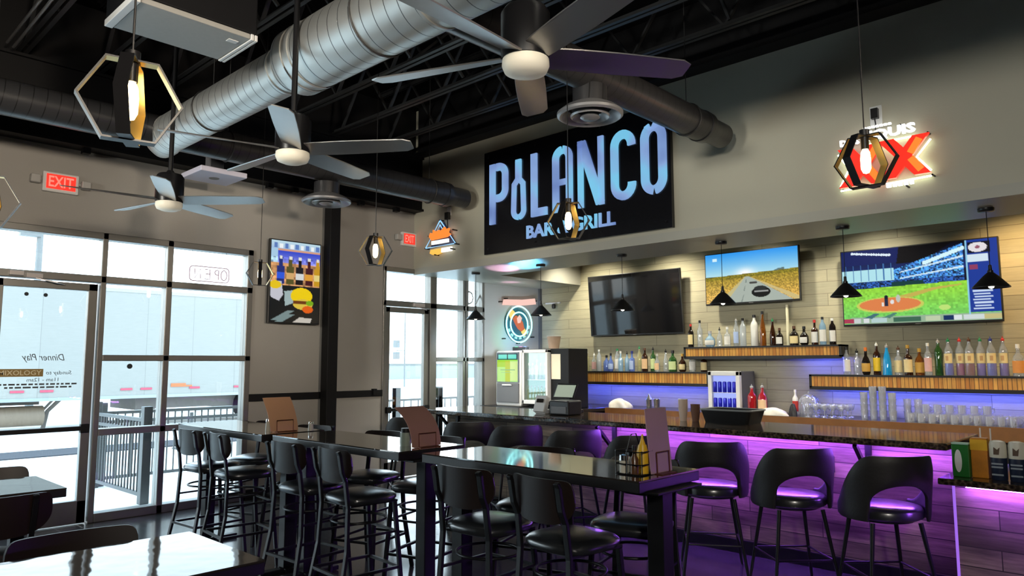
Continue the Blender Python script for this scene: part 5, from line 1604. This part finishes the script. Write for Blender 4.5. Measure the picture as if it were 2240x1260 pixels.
sh = thing('cocktail_shaker', 'steel cocktail shaker on the back counter left of the small blue cooler', 'shaker', (-5.78, 8.95, ZK))
MB().lathe([(0, 0), (0.036, 0), (0.045, 0.13), (0, 0.13)], n=18).build('tin', M_chrome, sh, smooth=40)
MB().lathe([(0.045, 0.13), (0.03, 0.165), (0.018, 0.18), (0.016, 0.205), (0, 0.205)], n=18).build('lid', M_chrome, sh, smooth=40)
mt = thing('mixing_tin', 'open steel mixing tin beside the cocktail shaker', 'tin', (-5.62, 8.90, ZK))
MB().lathe([(0, 0), (0.036, 0), (0.05, 0.14), (0.046, 0.14), (0.033, 0.006), (0, 0.006)], n=18).build('cup', M_chrome, mt, smooth=40)
MB().tube([(0.049 * cos(2 * pi * i / 18), 0.049 * sin(2 * pi * i / 18), 0.14) for i in range(18)], 0.003, 5, True).build('rim', M_chrome, mt)

mc = thing('small_cooler', 'small grey countertop cooler with white door frame and blue cans', 'cooler', (-4.80, 8.86, ZK))
MB().box(0.0, 0.45, 0.07, 0.45, 0.0, 0.54).build('cabinet', pbr('cooler_grey', rgb(92, 92, 88), 0.5, var=0.06), mc, bevel=0.01)
m = MB().box(0.0, 0.055, 0.0, 0.07, 0.0, 0.54).box(0.395, 0.45, 0.0, 0.07, 0.0, 0.54).box(0, 0.45, 0.0, 0.07, 0.0, 0.05).box(0, 0.45, 0.0, 0.07, 0.48, 0.54)
m.build('door_frame', M_whiteplastic, mc, bevel=0.008)
MB().box(0.055, 0.395, 0.058, 0.068, 0.05, 0.48).build('inner_glow', glow('cooler_blue_interior', (0.36, 0.44, 1.0), 1.0), mc)
MB().box(0.055, 0.395, 0.012, 0.058, 0.255, 0.262).build('inner_shelf', M_whiteplastic, mc)
M_canblue = pbr('can_blue', rgb(36, 40, 190), 0.3, 0.3, var=0.3, vscale=40)
can = None
for r_i, zz in enumerate((0.05, 0.262)):
    for i in range(5):
        if can is None:
            can = MB().lathe([(0, 0), (0.022, 0), (0.026, 0.006), (0.026, 0.13), (0.02, 0.14), (0, 0.14)], n=14).build('drink_can', M_canblue, None, smooth=40)
            MB().lathe([(0.021, 0.14), (0.02, 0.143), (0, 0.142)], n=14).build('lid', M_chrome, can, smooth=40)
            o = can
        else:
            o = dup(can)
        lab = 'blue drink can, %s from left on the %s rack of the small cooler' % (ORD[i], ('lower', 'upper')[r_i])
        place(o, (-4.80 + 0.09 + i * 0.068, 8.86 + 0.032, ZK + zz), 0, lab)
        tag(o, lab, 'can', 'blue cans in the small cooler')
for i, (x, h) in enumerate(((-4.22, .36), (-4.08, .38))):
    bottle(x, 8.93, ZK, h, .058, 'jug' if i else 'std', 'red', 'peach' if i else None, 'silver', ('red syrup bottle right of the small cooler', 'red syrup jug with peach label beside the syrup bottle')[i], 'red syrup bottles', True)
crumple('bar_cup', (-3.74, 9.05, ZK), 0.04, 0.04, 0.14, M_blackplastic, 'small black condiment pot behind the crumpled towel', 'pot', 9)
dm = thing('cake_dome', 'clear dome cover on the back counter left of the stemmed glasses', 'dome', (-3.62, 9.25, ZK))
MB().lathe([(0.13, 0.0), (0.13, 0.12), (0.11, 0.2), (0.06, 0.25), (0, 0.265)], n=24, cap=False).build('cover', M_tumbler, dm, smooth=60)
MB().lathe([(0, 0.265), (0.012, 0.27), (0.018, 0.285), (0, 0.30)], n=12).build('knob', M_tumbler, dm, smooth=60)
bottle(-3.77, 9.2, ZK, .31, .036, 'std', 'white', 'red', 'white', 'white bottle with red label left of the clear dome', 'bottles behind the bar')
sw = thing('security_camera', 'small black camera on a wall arm beside the switched off television', 'camera', (-7.98, YB, 2.62))
MB().box(-0.16, 0.16, -0.03, 0.0, -0.012, 0.012).tube([(0.10, -0.015, 0), (0.10, -0.10, -0.02)], 0.01, 8).build('arm', M_whiteplastic, sw)
MB().lathe([(0, -0.11), (0.03, -0.10), (0.038, -0.06), (0.028, -0.025), (0, -0.02)], c=(0.10, -0.115, 0), n=16).build('camera_head', M_blackplastic, sw, smooth=60)

# things on the bar top and on the low counter
bt = thing('bus_tub', 'black plastic bus tub with pale rim on the bar top', 'tub', (-3.08, 6.12, ZC))
bt.scale = (0.9, 0.9, 0.9)
def tubf(u, v):
    k = 0.86 + 0.14 * v
    p = rrect(-0.27 * k, 0.27 * k, -0.18 * k, 0.18 * k, 0.05, 4)
    a = p[int(round(u * len(p))) % len(p)]
    return (a[0], a[1], 0.004 + 0.13 * v)
m = MB()
p_ = rrect(-0.27, 0.27, -0.18, 0.18, 0.05, 4)
n_ = len(p_)
vs = [(a * 0.86, b * 0.86, 0) for a, b in p_] + [(a, b, 0.13) for a, b in p_] + [(a * 0.97, b * 0.96, 0.13) for a, b in p_] + [(a * 0.83, b * 0.82, 0.006) for a, b in p_]
fs = [tuple(range(n_))] + [(k_ * n_ + i, k_ * n_ + (i + 1) % n_, (k_ + 1) * n_ + (i + 1) % n_, (k_ + 1) * n_ + i) for k_ in range(3) for i in range(n_)] + [tuple(3 * n_ + i for i in range(n_))]
m.add(vs, fs)
m.build('basin', M_blackplastic, bt, smooth=40)
MB().tube([(a * 1.01, b * 1.01, 0.13) for a, b in p_], 0.009, 6, True).build('rim', pbr('tub_rim_grey', rgb(150, 154, 154), 0.35), bt, smooth=60)
cups = thing('cup_stack', 'tall sleeve of pale paper cups beside the black tub', 'cups', (-3.52, 6.02, ZC))
m = MB()
for i in range(9):
    m.lathe([(0.030, 0.012 * i), (0.042, 0.012 * i + 0.10), (0.044, 0.012 * i + 0.10), (0.043, 0.012 * i + 0.094)], n=18, cap=(i == 0))
m.build('sleeve', pbr('paper_cup', rgb(226, 202, 184), 0.6, var=0.06), cups, smooth=40)
MB().tube([(0.043 * cos(2 * pi * i / 18), 0.043 * sin(2 * pi * i / 18), 0.197) for i in range(18)], 0.003, 5, True).build('top_rim', M_whiteplastic, cups)
wc = thing('cup_stack', 'short stack of brown cups right next to the pale paper cups', 'cups', (-3.41, 6.05, ZC))
m = MB()
for i in range(6):
    m.lathe([(0.030, 0.012 * i), (0.042, 0.012 * i + 0.09), (0.044, 0.012 * i + 0.09), (0.043, 0.012 * i + 0.084)], n=18, cap=(i == 0))
m.build('sleeve', pbr('brown_cup', rgb(120, 84, 66), 0.6, var=0.06), wc, smooth=40)
MB().tube([(0.043 * cos(2 * pi * i / 18), 0.043 * sin(2 * pi * i / 18), 0.151) for i in range(18)], 0.003, 5, True).build('top_rim', MATS['brown_cup'], wc)
ZP = 0.885
gp = thing('snack_carton', 'green carton with white oval on the low counter', 'carton', (-1.14, 5.32, ZP))
MB().box(-0.048, 0.048, -0.03, 0.03, 0.0, 0.20).build('body', pbr('carton_green', rgb(20, 108, 34), 0.45, var=0.05), gp, bevel=0.006)
m = MB()
m.prism([(0.020 * cos(2 * pi * i / 24) - 0.012, 0.10 + 0.07 * sin(2 * pi * i / 24)) for i in range(24)], 0.030, 0.0315, lambda a, b, d: (a, -d, b))
m.build('white_oval', M_whiteplastic, gp)
MB().box(-0.048, 0.048, -0.03, 0.03, 0.20, 0.212).build('pale_top', pbr('carton_pale_top', rgb(176, 214, 196), 0.5), gp, bevel=0.005)
op_ = thing('snack_carton', 'orange and yellow carton standing right behind the green carton', 'carton', (-1.045, 5.36, ZP))
MB().box(-0.045, 0.045, -0.035, 0.035, 0.0, 0.245).build('body', pbr('carton_orange', rgb(206, 130, 30), 0.5, var=0.45, vscale=14), op_, bevel=0.006)
MB().box(-0.046, 0.046, -0.036, 0.036, 0.17, 0.235).build('yellow_band', pbr('carton_yellow', rgb(232, 178, 36), 0.5, var=0.2, vscale=20), op_)
for i, x in enumerate((-1.055, -1.0)):
    tag(MB().tube([(x, 5.44, ZP), (x + 0.002, 5.44, ZP + 0.30)], 0.0045, 8).build('drinking_straw', M_whiteplastic), ('white straw standing behind the orange carton, left of the pair', 'white straw standing behind the orange carton, right of the pair')[i], 'straw', 'white straws')
M_navy = pbr('bottle_navy_label', rgb(30, 40, 66), 0.45, var=0.2, vscale=40)
ml = ['salt cream white topped navy labelled bottle, leftmost of the row on the low counter', 'white topped navy labelled bottle, second of the row on the low counter',
      'white topped navy labelled bottle, third of the row on the low counter', 'white topped navy labelled bottle, fourth of the row on the low counter']
ml[0] = 'white topped navy labelled bottle, leftmost of the row on the low counter'
mp_ = None
for i in range(4):
    if mp_ is None:
        mp_ = thing('sauce_bottle', ml[0], 'bottle', (0, 0, 0), 0, 'white topped bottles on the low counter')
        MB().lathe([(0, 0), (0.042, 0), (0.045, 0.006), (0.045, 0.135), (0, 0.135)], n=20).build('label_body', M_navy, mp_, smooth=40)
        MB().lathe([(0.045, 0.135), (0.046, 0.14), (0.046, 0.21), (0.040, 0.232), (0.02, 0.238), (0, 0.238)], n=20).build('white_top', pbr('bottle_white_top', rgb(226, 222, 204), 0.45, var=0.05), mp_, smooth=40)
        m = MB()
        m.prism([(-0.016, 0.155), (0.012, 0.155), (0.018, 0.20), (0.004, 0.185), (-0.014, 0.20)], 0.0455, 0.048, lambda a, b, d: (a, -d, b))
        m.build('brown_emblem', pbr('emblem_brown', rgb(96, 76, 60), 0.5, var=0.3, vscale=60), mp_)
        m = MB()
        for z in (0.095, 0.075, 0.03):
            m.box(-0.03, 0.03, -0.0475, -0.043, z, z + 0.010)
        m.build('label_text_band', pbr('label_band_pale', rgb(150, 160, 170), 0.5), mp_)
        o = mp_
    else:
        o = dup(mp_)
    place(o, (-0.945 + i * 0.098, 5.33, ZP), 0, ml[i])
# ---------------------------------------------------------------- high tables
def make_hightable(label):
    r = thing('high_table', label, 'table', (0, 0, 0), 0, 'high tables in a row')
    MB().box(-0.765, 0.765, -0.27, 0.27, 1.060, 1.067).build('tabletop', M_tabletop, r)
    MB().box(-0.765, 0.765, -0.27, 0.27, 1.012, 1.060).build('edge_band', M_tableedge, r, bevel=0.004)
    for s_ in (-1, 1):
        x = s_ * 0.70
        MB().box(x - 0.045, x + 0.045, -0.045, 0.045, 0.045, 1.0).box(x - 0.12, x + 0.12, -0.2, 0.2, 1.0, 1.012).build('column', M_frame, r, bevel=0.004)
        m = MB().bar([(x, -0.27, 0.022), (x, 0.27, 0.022)], 0.075, 0.035)
        m.bar([(x - 0.06, 0, 0.022), (x + 0.06, 0, 0.022)], 0.075, 0.035)
        m.build('foot', M_frame, r, bevel=0.006)
        for y in (-0.25, 0.25):
            MB().lathe([(0, 0), (0.02, 0), (0.02, 0.006), (0, 0.006)], c=(x, y, 0), n=12).build('levelling_glide', M_chrome, r)
    return r
YT = 3.085
ht = make_hightable('x')
for i, (x, y, lab) in enumerate(((-2.645, YT, 'high table at the right, nearest the bar stools, with menu and sauce caddy'),
                            (-4.325, 3.03, 'middle high table of the row with the curled brown menu'),
                            (-5.945, 2.99, 'high table at the left, nearest the windows, with tan menu'))):
    t_ = ht if i == 0 else dup(ht)
    place(t_, (x, y, 0), 0, lab)

# ---------------------------------------------------------------- wood back stools
def curved_back(w, hgt, zc, depth, thick, y0):
    """bent plywood back: D-shaped outline, curved in plan; y0 is the middle of the back."""
    def outline(u):
        a = abs(u)
        top = hgt * 0.46 * (1 - a ** 16) ** (1 / 2.4) if a < 1 else 0
        bot = -hgt * 0.54 * (1 - a ** 3.2) ** 0.5 if a < 1 else 0
        return top, bot
    NU, NV = 25, 7
    m = MB()
    fr, bk_ = [], []
    for i in range(NU):
        u = -1 + 2 * i / (NU - 1)
        u = math.copysign(1 - (1 - abs(u)) ** 1.7, u)
        tp, bt_ = outline(u)
        x = u * w / 2
        y = y0 + depth * u * u
        nx, ny = -2 * depth * u / (w / 2), 1.0
        q = sqrt(nx * nx + ny * ny)
        nx, ny = nx / q, ny / q
        for j in range(NV):
            z = zc + bt_ + (tp - bt_) * j / (NV - 1)
            lean = -(z - zc) * 0.10
            fr.append((x + nx * thick / 2, y + ny * thick / 2 + lean, z))
            bk_.append((x - nx * thick / 2, y - ny * thick / 2 + lean, z))
    n = len(fr)
    fs = []
    for i in range(NU - 1):
        for j in range(NV - 1):
            a, b = i * NV + j, (i + 1) * NV + j
            fs += [(a, b, b + 1, a + 1), (n + a, n + a + 1, n + b + 1, n + b)]
    for i in range(NU - 1):
        for j in (0, NV - 1):
            a, b = i * NV + j, (i + 1) * NV + j
            fs.append((a, b, n + b, n + a))
    m.add(fr + bk_, fs)
    return m
def seat_pad(r, z0, hgt, name, mat, parent):
    def f(u, v):
        a = 2 * pi * u
        c, s_ = cos(a), sin(a)
        e = 2 / 2.9
        rr = (math.copysign(abs(c) ** e, c) * r, math.copysign(abs(s_) ** e, s_) * r)
        pr = [(0.0, 0.0), (0.94, 0.0), (1.0, 0.018), (1.0, 0.034), (0.93, 0.048), (0.72, 0.060), (0.38, 0.068), (0.0, 0.070)]
        k, z = pr[int(round(v * 7))]
        return (rr[0] * k, rr[1] * k + 0.01, z0 + z * hgt / 0.07)
    return MB().surf(f, 36, 8, cu=True).build(name, mat, parent, smooth=50)
def make_stool(seat_z, top_z, name, label, cat, group, ring=True, bw=0.43, bh=0.215):
    r = thing(name, label, cat, (0, 0, 0), 0, group)
    seat_pad(0.212, seat_z - 0.065, 0.068, 'seat', M_vinyl, r)
    curved_back(bw, bh, top_z - bh * 0.47, 0.050, 0.013, -0.235).build('backrest', M_backwood, r, smooth=45)
    fz = seat_z - 0.075
    MB().box(-0.175, 0.175, -0.165, 0.185, fz, fz + 0.012).build('seat_plate', M_frame, r)
    for s_ in (-1, 1):
        m = MB()
        m.bar([(s_ * 0.215, -0.275, 0.0), (s_ * 0.185, -0.195, fz * 0.62), (s_ * 0.172, -0.185, fz), (s_ * 0.168, -0.205, seat_z + 0.09), (s_ * 0.170, -0.232, top_z - 0.14), (s_ * 0.170, -0.252, top_z - 0.03), (s_ * 0.168, -0.262, top_z - 0.008)], 0.020, 0.032)
        m.build('rear_leg', M_frame, r, bevel=0.003)
        m = MB()
        m.bar([(s_ * 0.195, 0.225, 0.0), (s_ * 0.168, 0.165, fz)], 0.026, 0.026)
        m.build('front_leg', M_frame, r, bevel=0.003)
    def at(zz, side, rear):
        if rear:
            t = min(1, zz / (fz * 0.62))
            return Vector((side * (0.215 - 0.03 * t), -0.275 + 0.08 * t, zz))
        t = zz / fz
        return Vector((side * (0.195 - 0.027 * t), 0.225 - 0.06 * t, zz))
    m = MB()
    if ring:
        zz = 0.27
        for rear in (0, 1):
            m.bar([at(zz, -1, rear), at(zz, 1, rear)], 0.018, 0.018)
        for side in (-1, 1):
            m.bar([at(zz, side, 0), at(zz, side, 1)], 0.018, 0.018)
        m.build('footrest', M_frame, r)
        m = MB()
        zz = fz - 0.11
        m.tube([(0.178 * cos(2 * pi * i / 28), -0.005 + 0.178 * sin(2 * pi * i / 28), zz) for i in range(28)], 0.008, 8, True)
        m.build('hoop', M_frame, r, smooth=60)
        m = MB()
        zz = fz - 0.19
        for side in (-1, 1):
            m.bar([at(zz, side, 0), at(zz, side, 1)], 0.014, 0.014)
        m.bar([at(zz, -1, 0), at(zz, 1, 0)], 0.014, 0.014)
        m.build('stretcher', M_frame, r)
    else:
        zz = 0.20
        for side in (-1, 1):
            m.bar([at(zz, side, 0), at(zz, side, 1)], 0.016, 0.016)
        m.build('stretcher', M_frame, r)
    for p in ((0.215, -0.275), (-0.215, -0.275), (0.195, 0.225), (-0.195, 0.225)):
        pass
    return r
st0 = make_stool(0.765, 1.055, 'high_stool', 'x', 'stool', 'wood back high stools')
near = [(-6.25, 2.83, 4, 'wood back high stool at the window side table, near side, closest to the entry door'),
        (-5.70, 2.84, -5, 'wood back high stool at the window side table, near side, right of its pair'),
        (-4.72, 2.87, 3, 'wood back high stool at the middle table, near side, left of its pair'),
        (-4.13, 2.88, -4, 'wood back high stool at the middle table, near side, right of its pair'),
        (-2.905, 2.88, 2, 'wood back high stool at the right table, near side, left of its pair'),
        (-2.345, 2.90, -6, 'wood back high stool at the right table, near side, most prominent one')]
far = [(-6.43, 3.33, 200, 'wood back high stool at the window side table, far side, by the windows'),
       (-5.72, 3.34, 196, 'wood back high stool at the window side table, far side, behind the tan menu'),
       (-4.78, 3.43, 198, 'wood back high stool at the middle table, far side, left one with sunlit seat'),
       (-4.14, 3.45, 197, 'wood back high stool at the middle table, far side, right one'),
       (-3.08, 3.44, 199, 'wood back high stool at the right table, far side, left one'),
       (-2.33, 3.42, 194, 'wood back high stool at the right table, far side, behind the sauce caddy')]
for i, (x, y, a, lab) in enumerate(near + far):
    s_ = st0 if i == 0 else dup(st0)
    place(s_, (x, y, 0), radians(a), lab)

# ---------------------------------------------------------------- upholstered bar stools
def make_barstool():
    r = thing('bar_stool', 'x', 'bar stool', (0, 0, 0), 0, 'upholstered bar stools')
    R, th, SZ = 0.262, 0.036, 0.672
    def shell():
        m = MB()
        NU, NV = 61, 9
        fr, bk_ = [], []
        for i in range(NU):
            ph = -118 + 236 * i / (NU - 1)
            a = abs(ph)
            t = max(0, min(1, (a - 38) / 76))
            top = 1.008 - 0.33 * (t * t * (3 - 2 * t))
            low = SZ - 0.085
            if a < 45:
                low = SZ + 0.004 + 0.15 * sqrt(max(0, 1 - (a / 45) ** 2))
            top = max(top, low + 0.03)
            for j in range(NV):
                z = low + (top - low) * j / (NV - 1)
                k = 1 + 0.10 * max(0, (z - SZ)) / 0.3
                an = radians(-90 + ph)
                edge = 1 - 0.55 * (abs(j / (NV - 1) - 0.5) * 2) ** 6
                fr.append(((R * k - th / 2 * edge) * cos(an), (R * k - th / 2 * edge) * sin(an), z))
                bk_.append(((R * k + th / 2 * edge) * cos(an), (R * k + th / 2 * edge) * sin(an), z))
        n = len(fr)
        fs = []
        for i in range(NU - 1):
            for j in range(NV - 1):
                p, q = i * NV + j, (i + 1) * NV + j
                fs += [(p, q, q + 1, p + 1), (n + p, n + p + 1, n + q + 1, n + q)]
            for j in (0, NV - 1):
                p, q = i * NV + j, (i + 1) * NV + j
                fs.append((p, q, n + q, n + p))
        for i in (0, NU - 1):
            for j in range(NV - 1):
                p = i * NV + j
                fs.append((p, p + 1, n + p + 1, n + p))
        m.add(fr + bk_, fs)
        return m
    shell().build('backrest', M_leather, r, smooth=60)
    m = MB().lathe([(0, SZ - 0.085), (0.21, SZ - 0.085), (0.235, SZ - 0.07), (0.238, SZ - 0.03), (0.225, SZ - 0.008), (0.16, SZ + 0.004), (0, SZ + 0.008)], n=36)
    m.build('seat', M_vinyl, r, smooth=50)
    MB().lathe([(0, SZ - 0.10), (0.18, SZ - 0.10), (0.18, SZ - 0.085), (0, SZ - 0.085)], n=28).build('seat_base', M_frame, r)
    top = SZ - 0.098
    def leg(sx, sy, z):
        k = 0.155 + (0.235 - 0.155) * (1 - z / top)
        return Vector((sx * k, sy * k, z))
    for sx in (-1, 1):
        for sy in (-1, 1):
            MB().tube([leg(sx, sy, 0), leg(sx, sy, top)], [0.010, 0.015], 10).build('leg', M_frame, r, smooth=60)
    m = MB()
    zz = 0.24
    c = [leg(-1, -1, zz), leg(1, -1, zz), leg(1, 1, zz), leg(-1, 1, zz)]
    for i in range(4):
        m.tube([c[i], c[(i + 1) % 4]], 0.008, 8)
    m.build('footrest', M_frame, r, smooth=60)
    return r
bs0 = make_barstool()
BS = [(-6.62, 58, 'black upholstered bar stool at the left bar end, behind the curled menu'),
      (-5.62, 50, 'black upholstered bar stool, second from the left bar end'),
      (-4.98, 60, 'black upholstered bar stool, third from the left bar end'),
      (-4.27, 60, 'black upholstered bar stool, fourth from the left, by the start of the purple light'),
      (-3.58, 56, 'black upholstered bar stool behind the right high table, left of the pink menu'),
      (-2.85, 32, 'black upholstered bar stool just right of the pink menu'),
      (-2.22, 46, 'black upholstered bar stool, left of the black outlet on the bar front'),
      (-1.60, 44, 'black upholstered bar stool, last one by the low counter')]
for i, (x, a, lab) in enumerate(BS):
    s_ = bs0 if i == 0 else dup(bs0)
    place(s_, (x, 5.27, 0), radians(a), lab)

# ---------------------------------------------------------------- low dining tables and chairs
def make_lowtable(label):
    r = thing('dining_table', label, 'table', (0, 0, 0), 0, 'low dining tables')
    MB().box(-0.385, 0.385, -0.61, 0.61, 0.757, 0.765).build('tabletop', M_tabletop2, r)
    MB().box(-0.385, 0.385, -0.61, 0.61, 0.705, 0.757).build('edge_band', M_tableedge, r, bevel=0.004)
    for s_ in (-1, 1):
        y = s_ * 0.42
        MB().box(-0.04, 0.04, y - 0.04, y + 0.04, 0.045, 0.69).box(-0.2, 0.2, y - 0.1, y + 0.1, 0.69, 0.705).build('column', M_frame, r)
        MB().bar([(-0.28, y, 0.022), (0.28, y, 0.022)], 0.07, 0.035).bar([(0, y - 0.06, 0.022), (0, y + 0.06, 0.022)], 0.07, 0.035).build('foot', M_frame, r, bevel=0.006)
    return r
lt = make_lowtable('low dining table with rippled glossy top in the left foreground')
place(lt, (-3.355, 0.985, 0))
l2 = dup(lt)
place(l2, (-6.03, 0.955, 0), 0, 'low dining table by the entry door at the left picture edge')
ch0 = make_stool(0.46, 0.815, 'dining_chair', 'x', 'chair', 'low wood back dining chairs', ring=False, bw=0.56, bh=0.25)
for i, (x, y, a, lab) in enumerate(((-3.70, 1.12, -92, 'low dining chair on the left side of the foreground table'),
                                    (-5.46, 1.10, 93, 'low dining chair at the door table, near side, facing the windows'),
                                    (-6.50, 1.31, -90, 'low dining chair at the door table, far side, backed to the windows'))):
    c = ch0 if i == 0 else dup(ch0)
    place(c, (x, y, 0), radians(a), lab)

# ---------------------------------------------------------------- menus and table things
M_wire = pbr('menu_stand_brown_wire', rgb(110, 62, 44), 0.4, 0.5)
def menu(x, y, w, h, mat, label, curl=0.0, lean=0.05, zt=1.067, dy=0.0):
    r = thing('menu_card', label, 'menu', (x, y, zt), 0, 'menus standing on the high tables')
    def f(u, v, o):
        yy = (u - 0.5) * w + dy * v * v
        return (-lean * v - curl * v ** 3 + o, yy, 0.004 + h * v * (1 - 0.12 * curl / 0.1 * v * v * 0.3))
    m = MB()
    a = MB().surf(lambda u, v: f(u, v, 0.0025), 9, 11)
    m.surf(lambda u, v: f(u, v, 0.003), 9, 11)
    m.surf(lambda u, v: f(u, v, -0.003), 9, 11)
    rim = [f(i / 8, 0, 0) for i in range(9)] + [f(1, j / 10, 0) for j in range(1, 11)] + [f(i / 8, 1, 0) for i in range(7, -1, -1)] + [f(0, j / 10, 0) for j in range(9, 0, -1)]
    m.tube(rim, 0.0032, 5, True)
    m.build('card', mat, r, smooth=40)
    m = MB()
    ww = w * 0.30
    m.tube([(0.012, -ww, 0.0), (0.008, -ww, h * 0.34), (0.008, ww, h * 0.34), (0.012, ww, 0.0)], 0.0035, 6)
    m.build('clip_frame', M_wire, r)
    MB().box(-0.035, 0.045, -w * 0.36, w * 0.36, 0.0, 0.004).build('stand_base', M_wire, r)
    return r
menu(-1.945, 3.11, 0.185, 0.305, pbr('menu_mauve', rgb(182, 146, 160), 0.55, var=0.06), 'tall mauve menu card at the right end of the right high table', 0.0, 0.03)
menu(-3.66, 3.06, 0.235, 0.255, pbr('menu_rose_brown', rgb(170, 126, 112), 0.6, var=0.08), 'curled rose brown menu card on the middle high table', 0.10, 0.02, dy=-0.05)
menu(-5.31, 2.98, 0.235, 0.26, pbr('menu_tan', rgb(196, 150, 112), 0.6, var=0.06), 'tan menu card leaning on the window side high table', 0.0, 0.05, dy=-0.05)
cad = thing('condiment_caddy', 'black wire caddy of sauces beside the mauve menu', 'caddy', (-2.03, 3.00, 1.067))
m = MB()
for z in (0.004, 0.05, 0.11):
    m.tube([(a, b, z) for a, b in rrect(-0.075, 0.075, -0.06, 0.06, 0.02, 3)], 0.003, 5, True)
for a, b in ((-0.075, -0.045), (0.075, -0.045), (-0.075, 0.045), (0.075, 0.045), (0, -0.06), (0, 0.06)):
    m.tube([(a, b, 0.004), (a, b, 0.115)], 0.003, 5)
m.tube([(0, -0.06, 0.11), (0, -0.02, 0.19), (0, 0.02, 0.19), (0, 0.06, 0.11)], 0.003, 5)
m.build('wire_rack', M_frame, cad)
MB().box(-0.07, 0.07, -0.055, 0.055, 0.0, 0.003).build('tray', M_frame, cad)
def table_item(name, loc, prof, mat, capprof, capmat, label, cat):
    o = MB().lathe(prof, n=16).build(name, mat, None, smooth=45)
    o.location = loc
    tag(o, label, cat)
    MB().lathe(capprof, n=12).build('cap', capmat, o, smooth=45)
    return o
zc_ = 1.0705
table_item('mustard_bottle', (-1.995, 3.022, zc_), [(0, 0), (0.028, 0), (0.029, 0.10), (0.02, 0.135), (0, 0.135)], pbr('mustard_yellow', rgb(236, 186, 40), 0.4), [(0.016, 0.135), (0.006, 0.165), (0.004, 0.185), (0, 0.185)], MATS['mustard_yellow'], 'yellow mustard squeeze bottle in the wire caddy', 'sauce bottle')
table_item('pepper_shaker', (-2.07, 2.972, zc_), [(0, 0), (0.022, 0), (0.022, 0.06), (0, 0.06)], pbr('shaker_pale', rgb(210, 206, 190), 0.3), [(0.023, 0.06), (0.022, 0.085), (0, 0.09)], M_chrome, 'pale shaker with steel cap in the wire caddy', 'shaker')
table_item('hot_sauce_bottle', (-2.005, 2.966, zc_), [(0, 0), (0.022, 0), (0.022, 0.07), (0.010, 0.09), (0.009, 0.115), (0, 0.115)], pbr('sauce_brown', rgb(90, 60, 40), 0.25), [(0.011, 0.112), (0.011, 0.135), (0, 0.135)], M_blackplastic, 'brown sauce bottle at the front of the wire caddy', 'sauce bottle')
table_item('sauce_jar', (-2.065, 3.032, zc_), [(0, 0), (0.024, 0), (0.024, 0.075), (0, 0.075)], pbr('jar_cream', rgb(220, 214, 196), 0.35), [(0.025, 0.075), (0.024, 0.095), (0, 0.097)], M_blackplastic, 'cream jar with black lid in the wire caddy', 'jar')
table_item('sauce_jar', (-3.80, 3.00, 1.067), [(0, 0), (0.036, 0), (0.038, 0.02), (0.036, 0.085), (0, 0.085)], pbr('jar_sage', rgb(150, 164, 150), 0.3, var=0.15), [(0.030, 0.085), (0.031, 0.112), (0, 0.115)], M_blackplastic, 'sage coloured jar with black lid beside the curled menu', 'jar')
table_item('pepper_shaker', (-5.48, 2.93, 1.067), [(0, 0), (0.022, 0), (0.018, 0.07), (0, 0.07)], MATS['shaker_pale'], [(0.019, 0.07), (0.016, 0.09), (0, 0.094)], M_chrome, 'pale shaker standing left of the tan menu', 'shaker')
table_item('pepper_shaker', (-5.27, 3.19, 1.067), [(0, 0), (0.022, 0), (0.018, 0.05), (0, 0.05)], MATS['shaker_pale'], [(0.019, 0.05), (0.016, 0.065), (0, 0.068)], M_chrome, 'short pale shaker right of the tan menu', 'shaker')
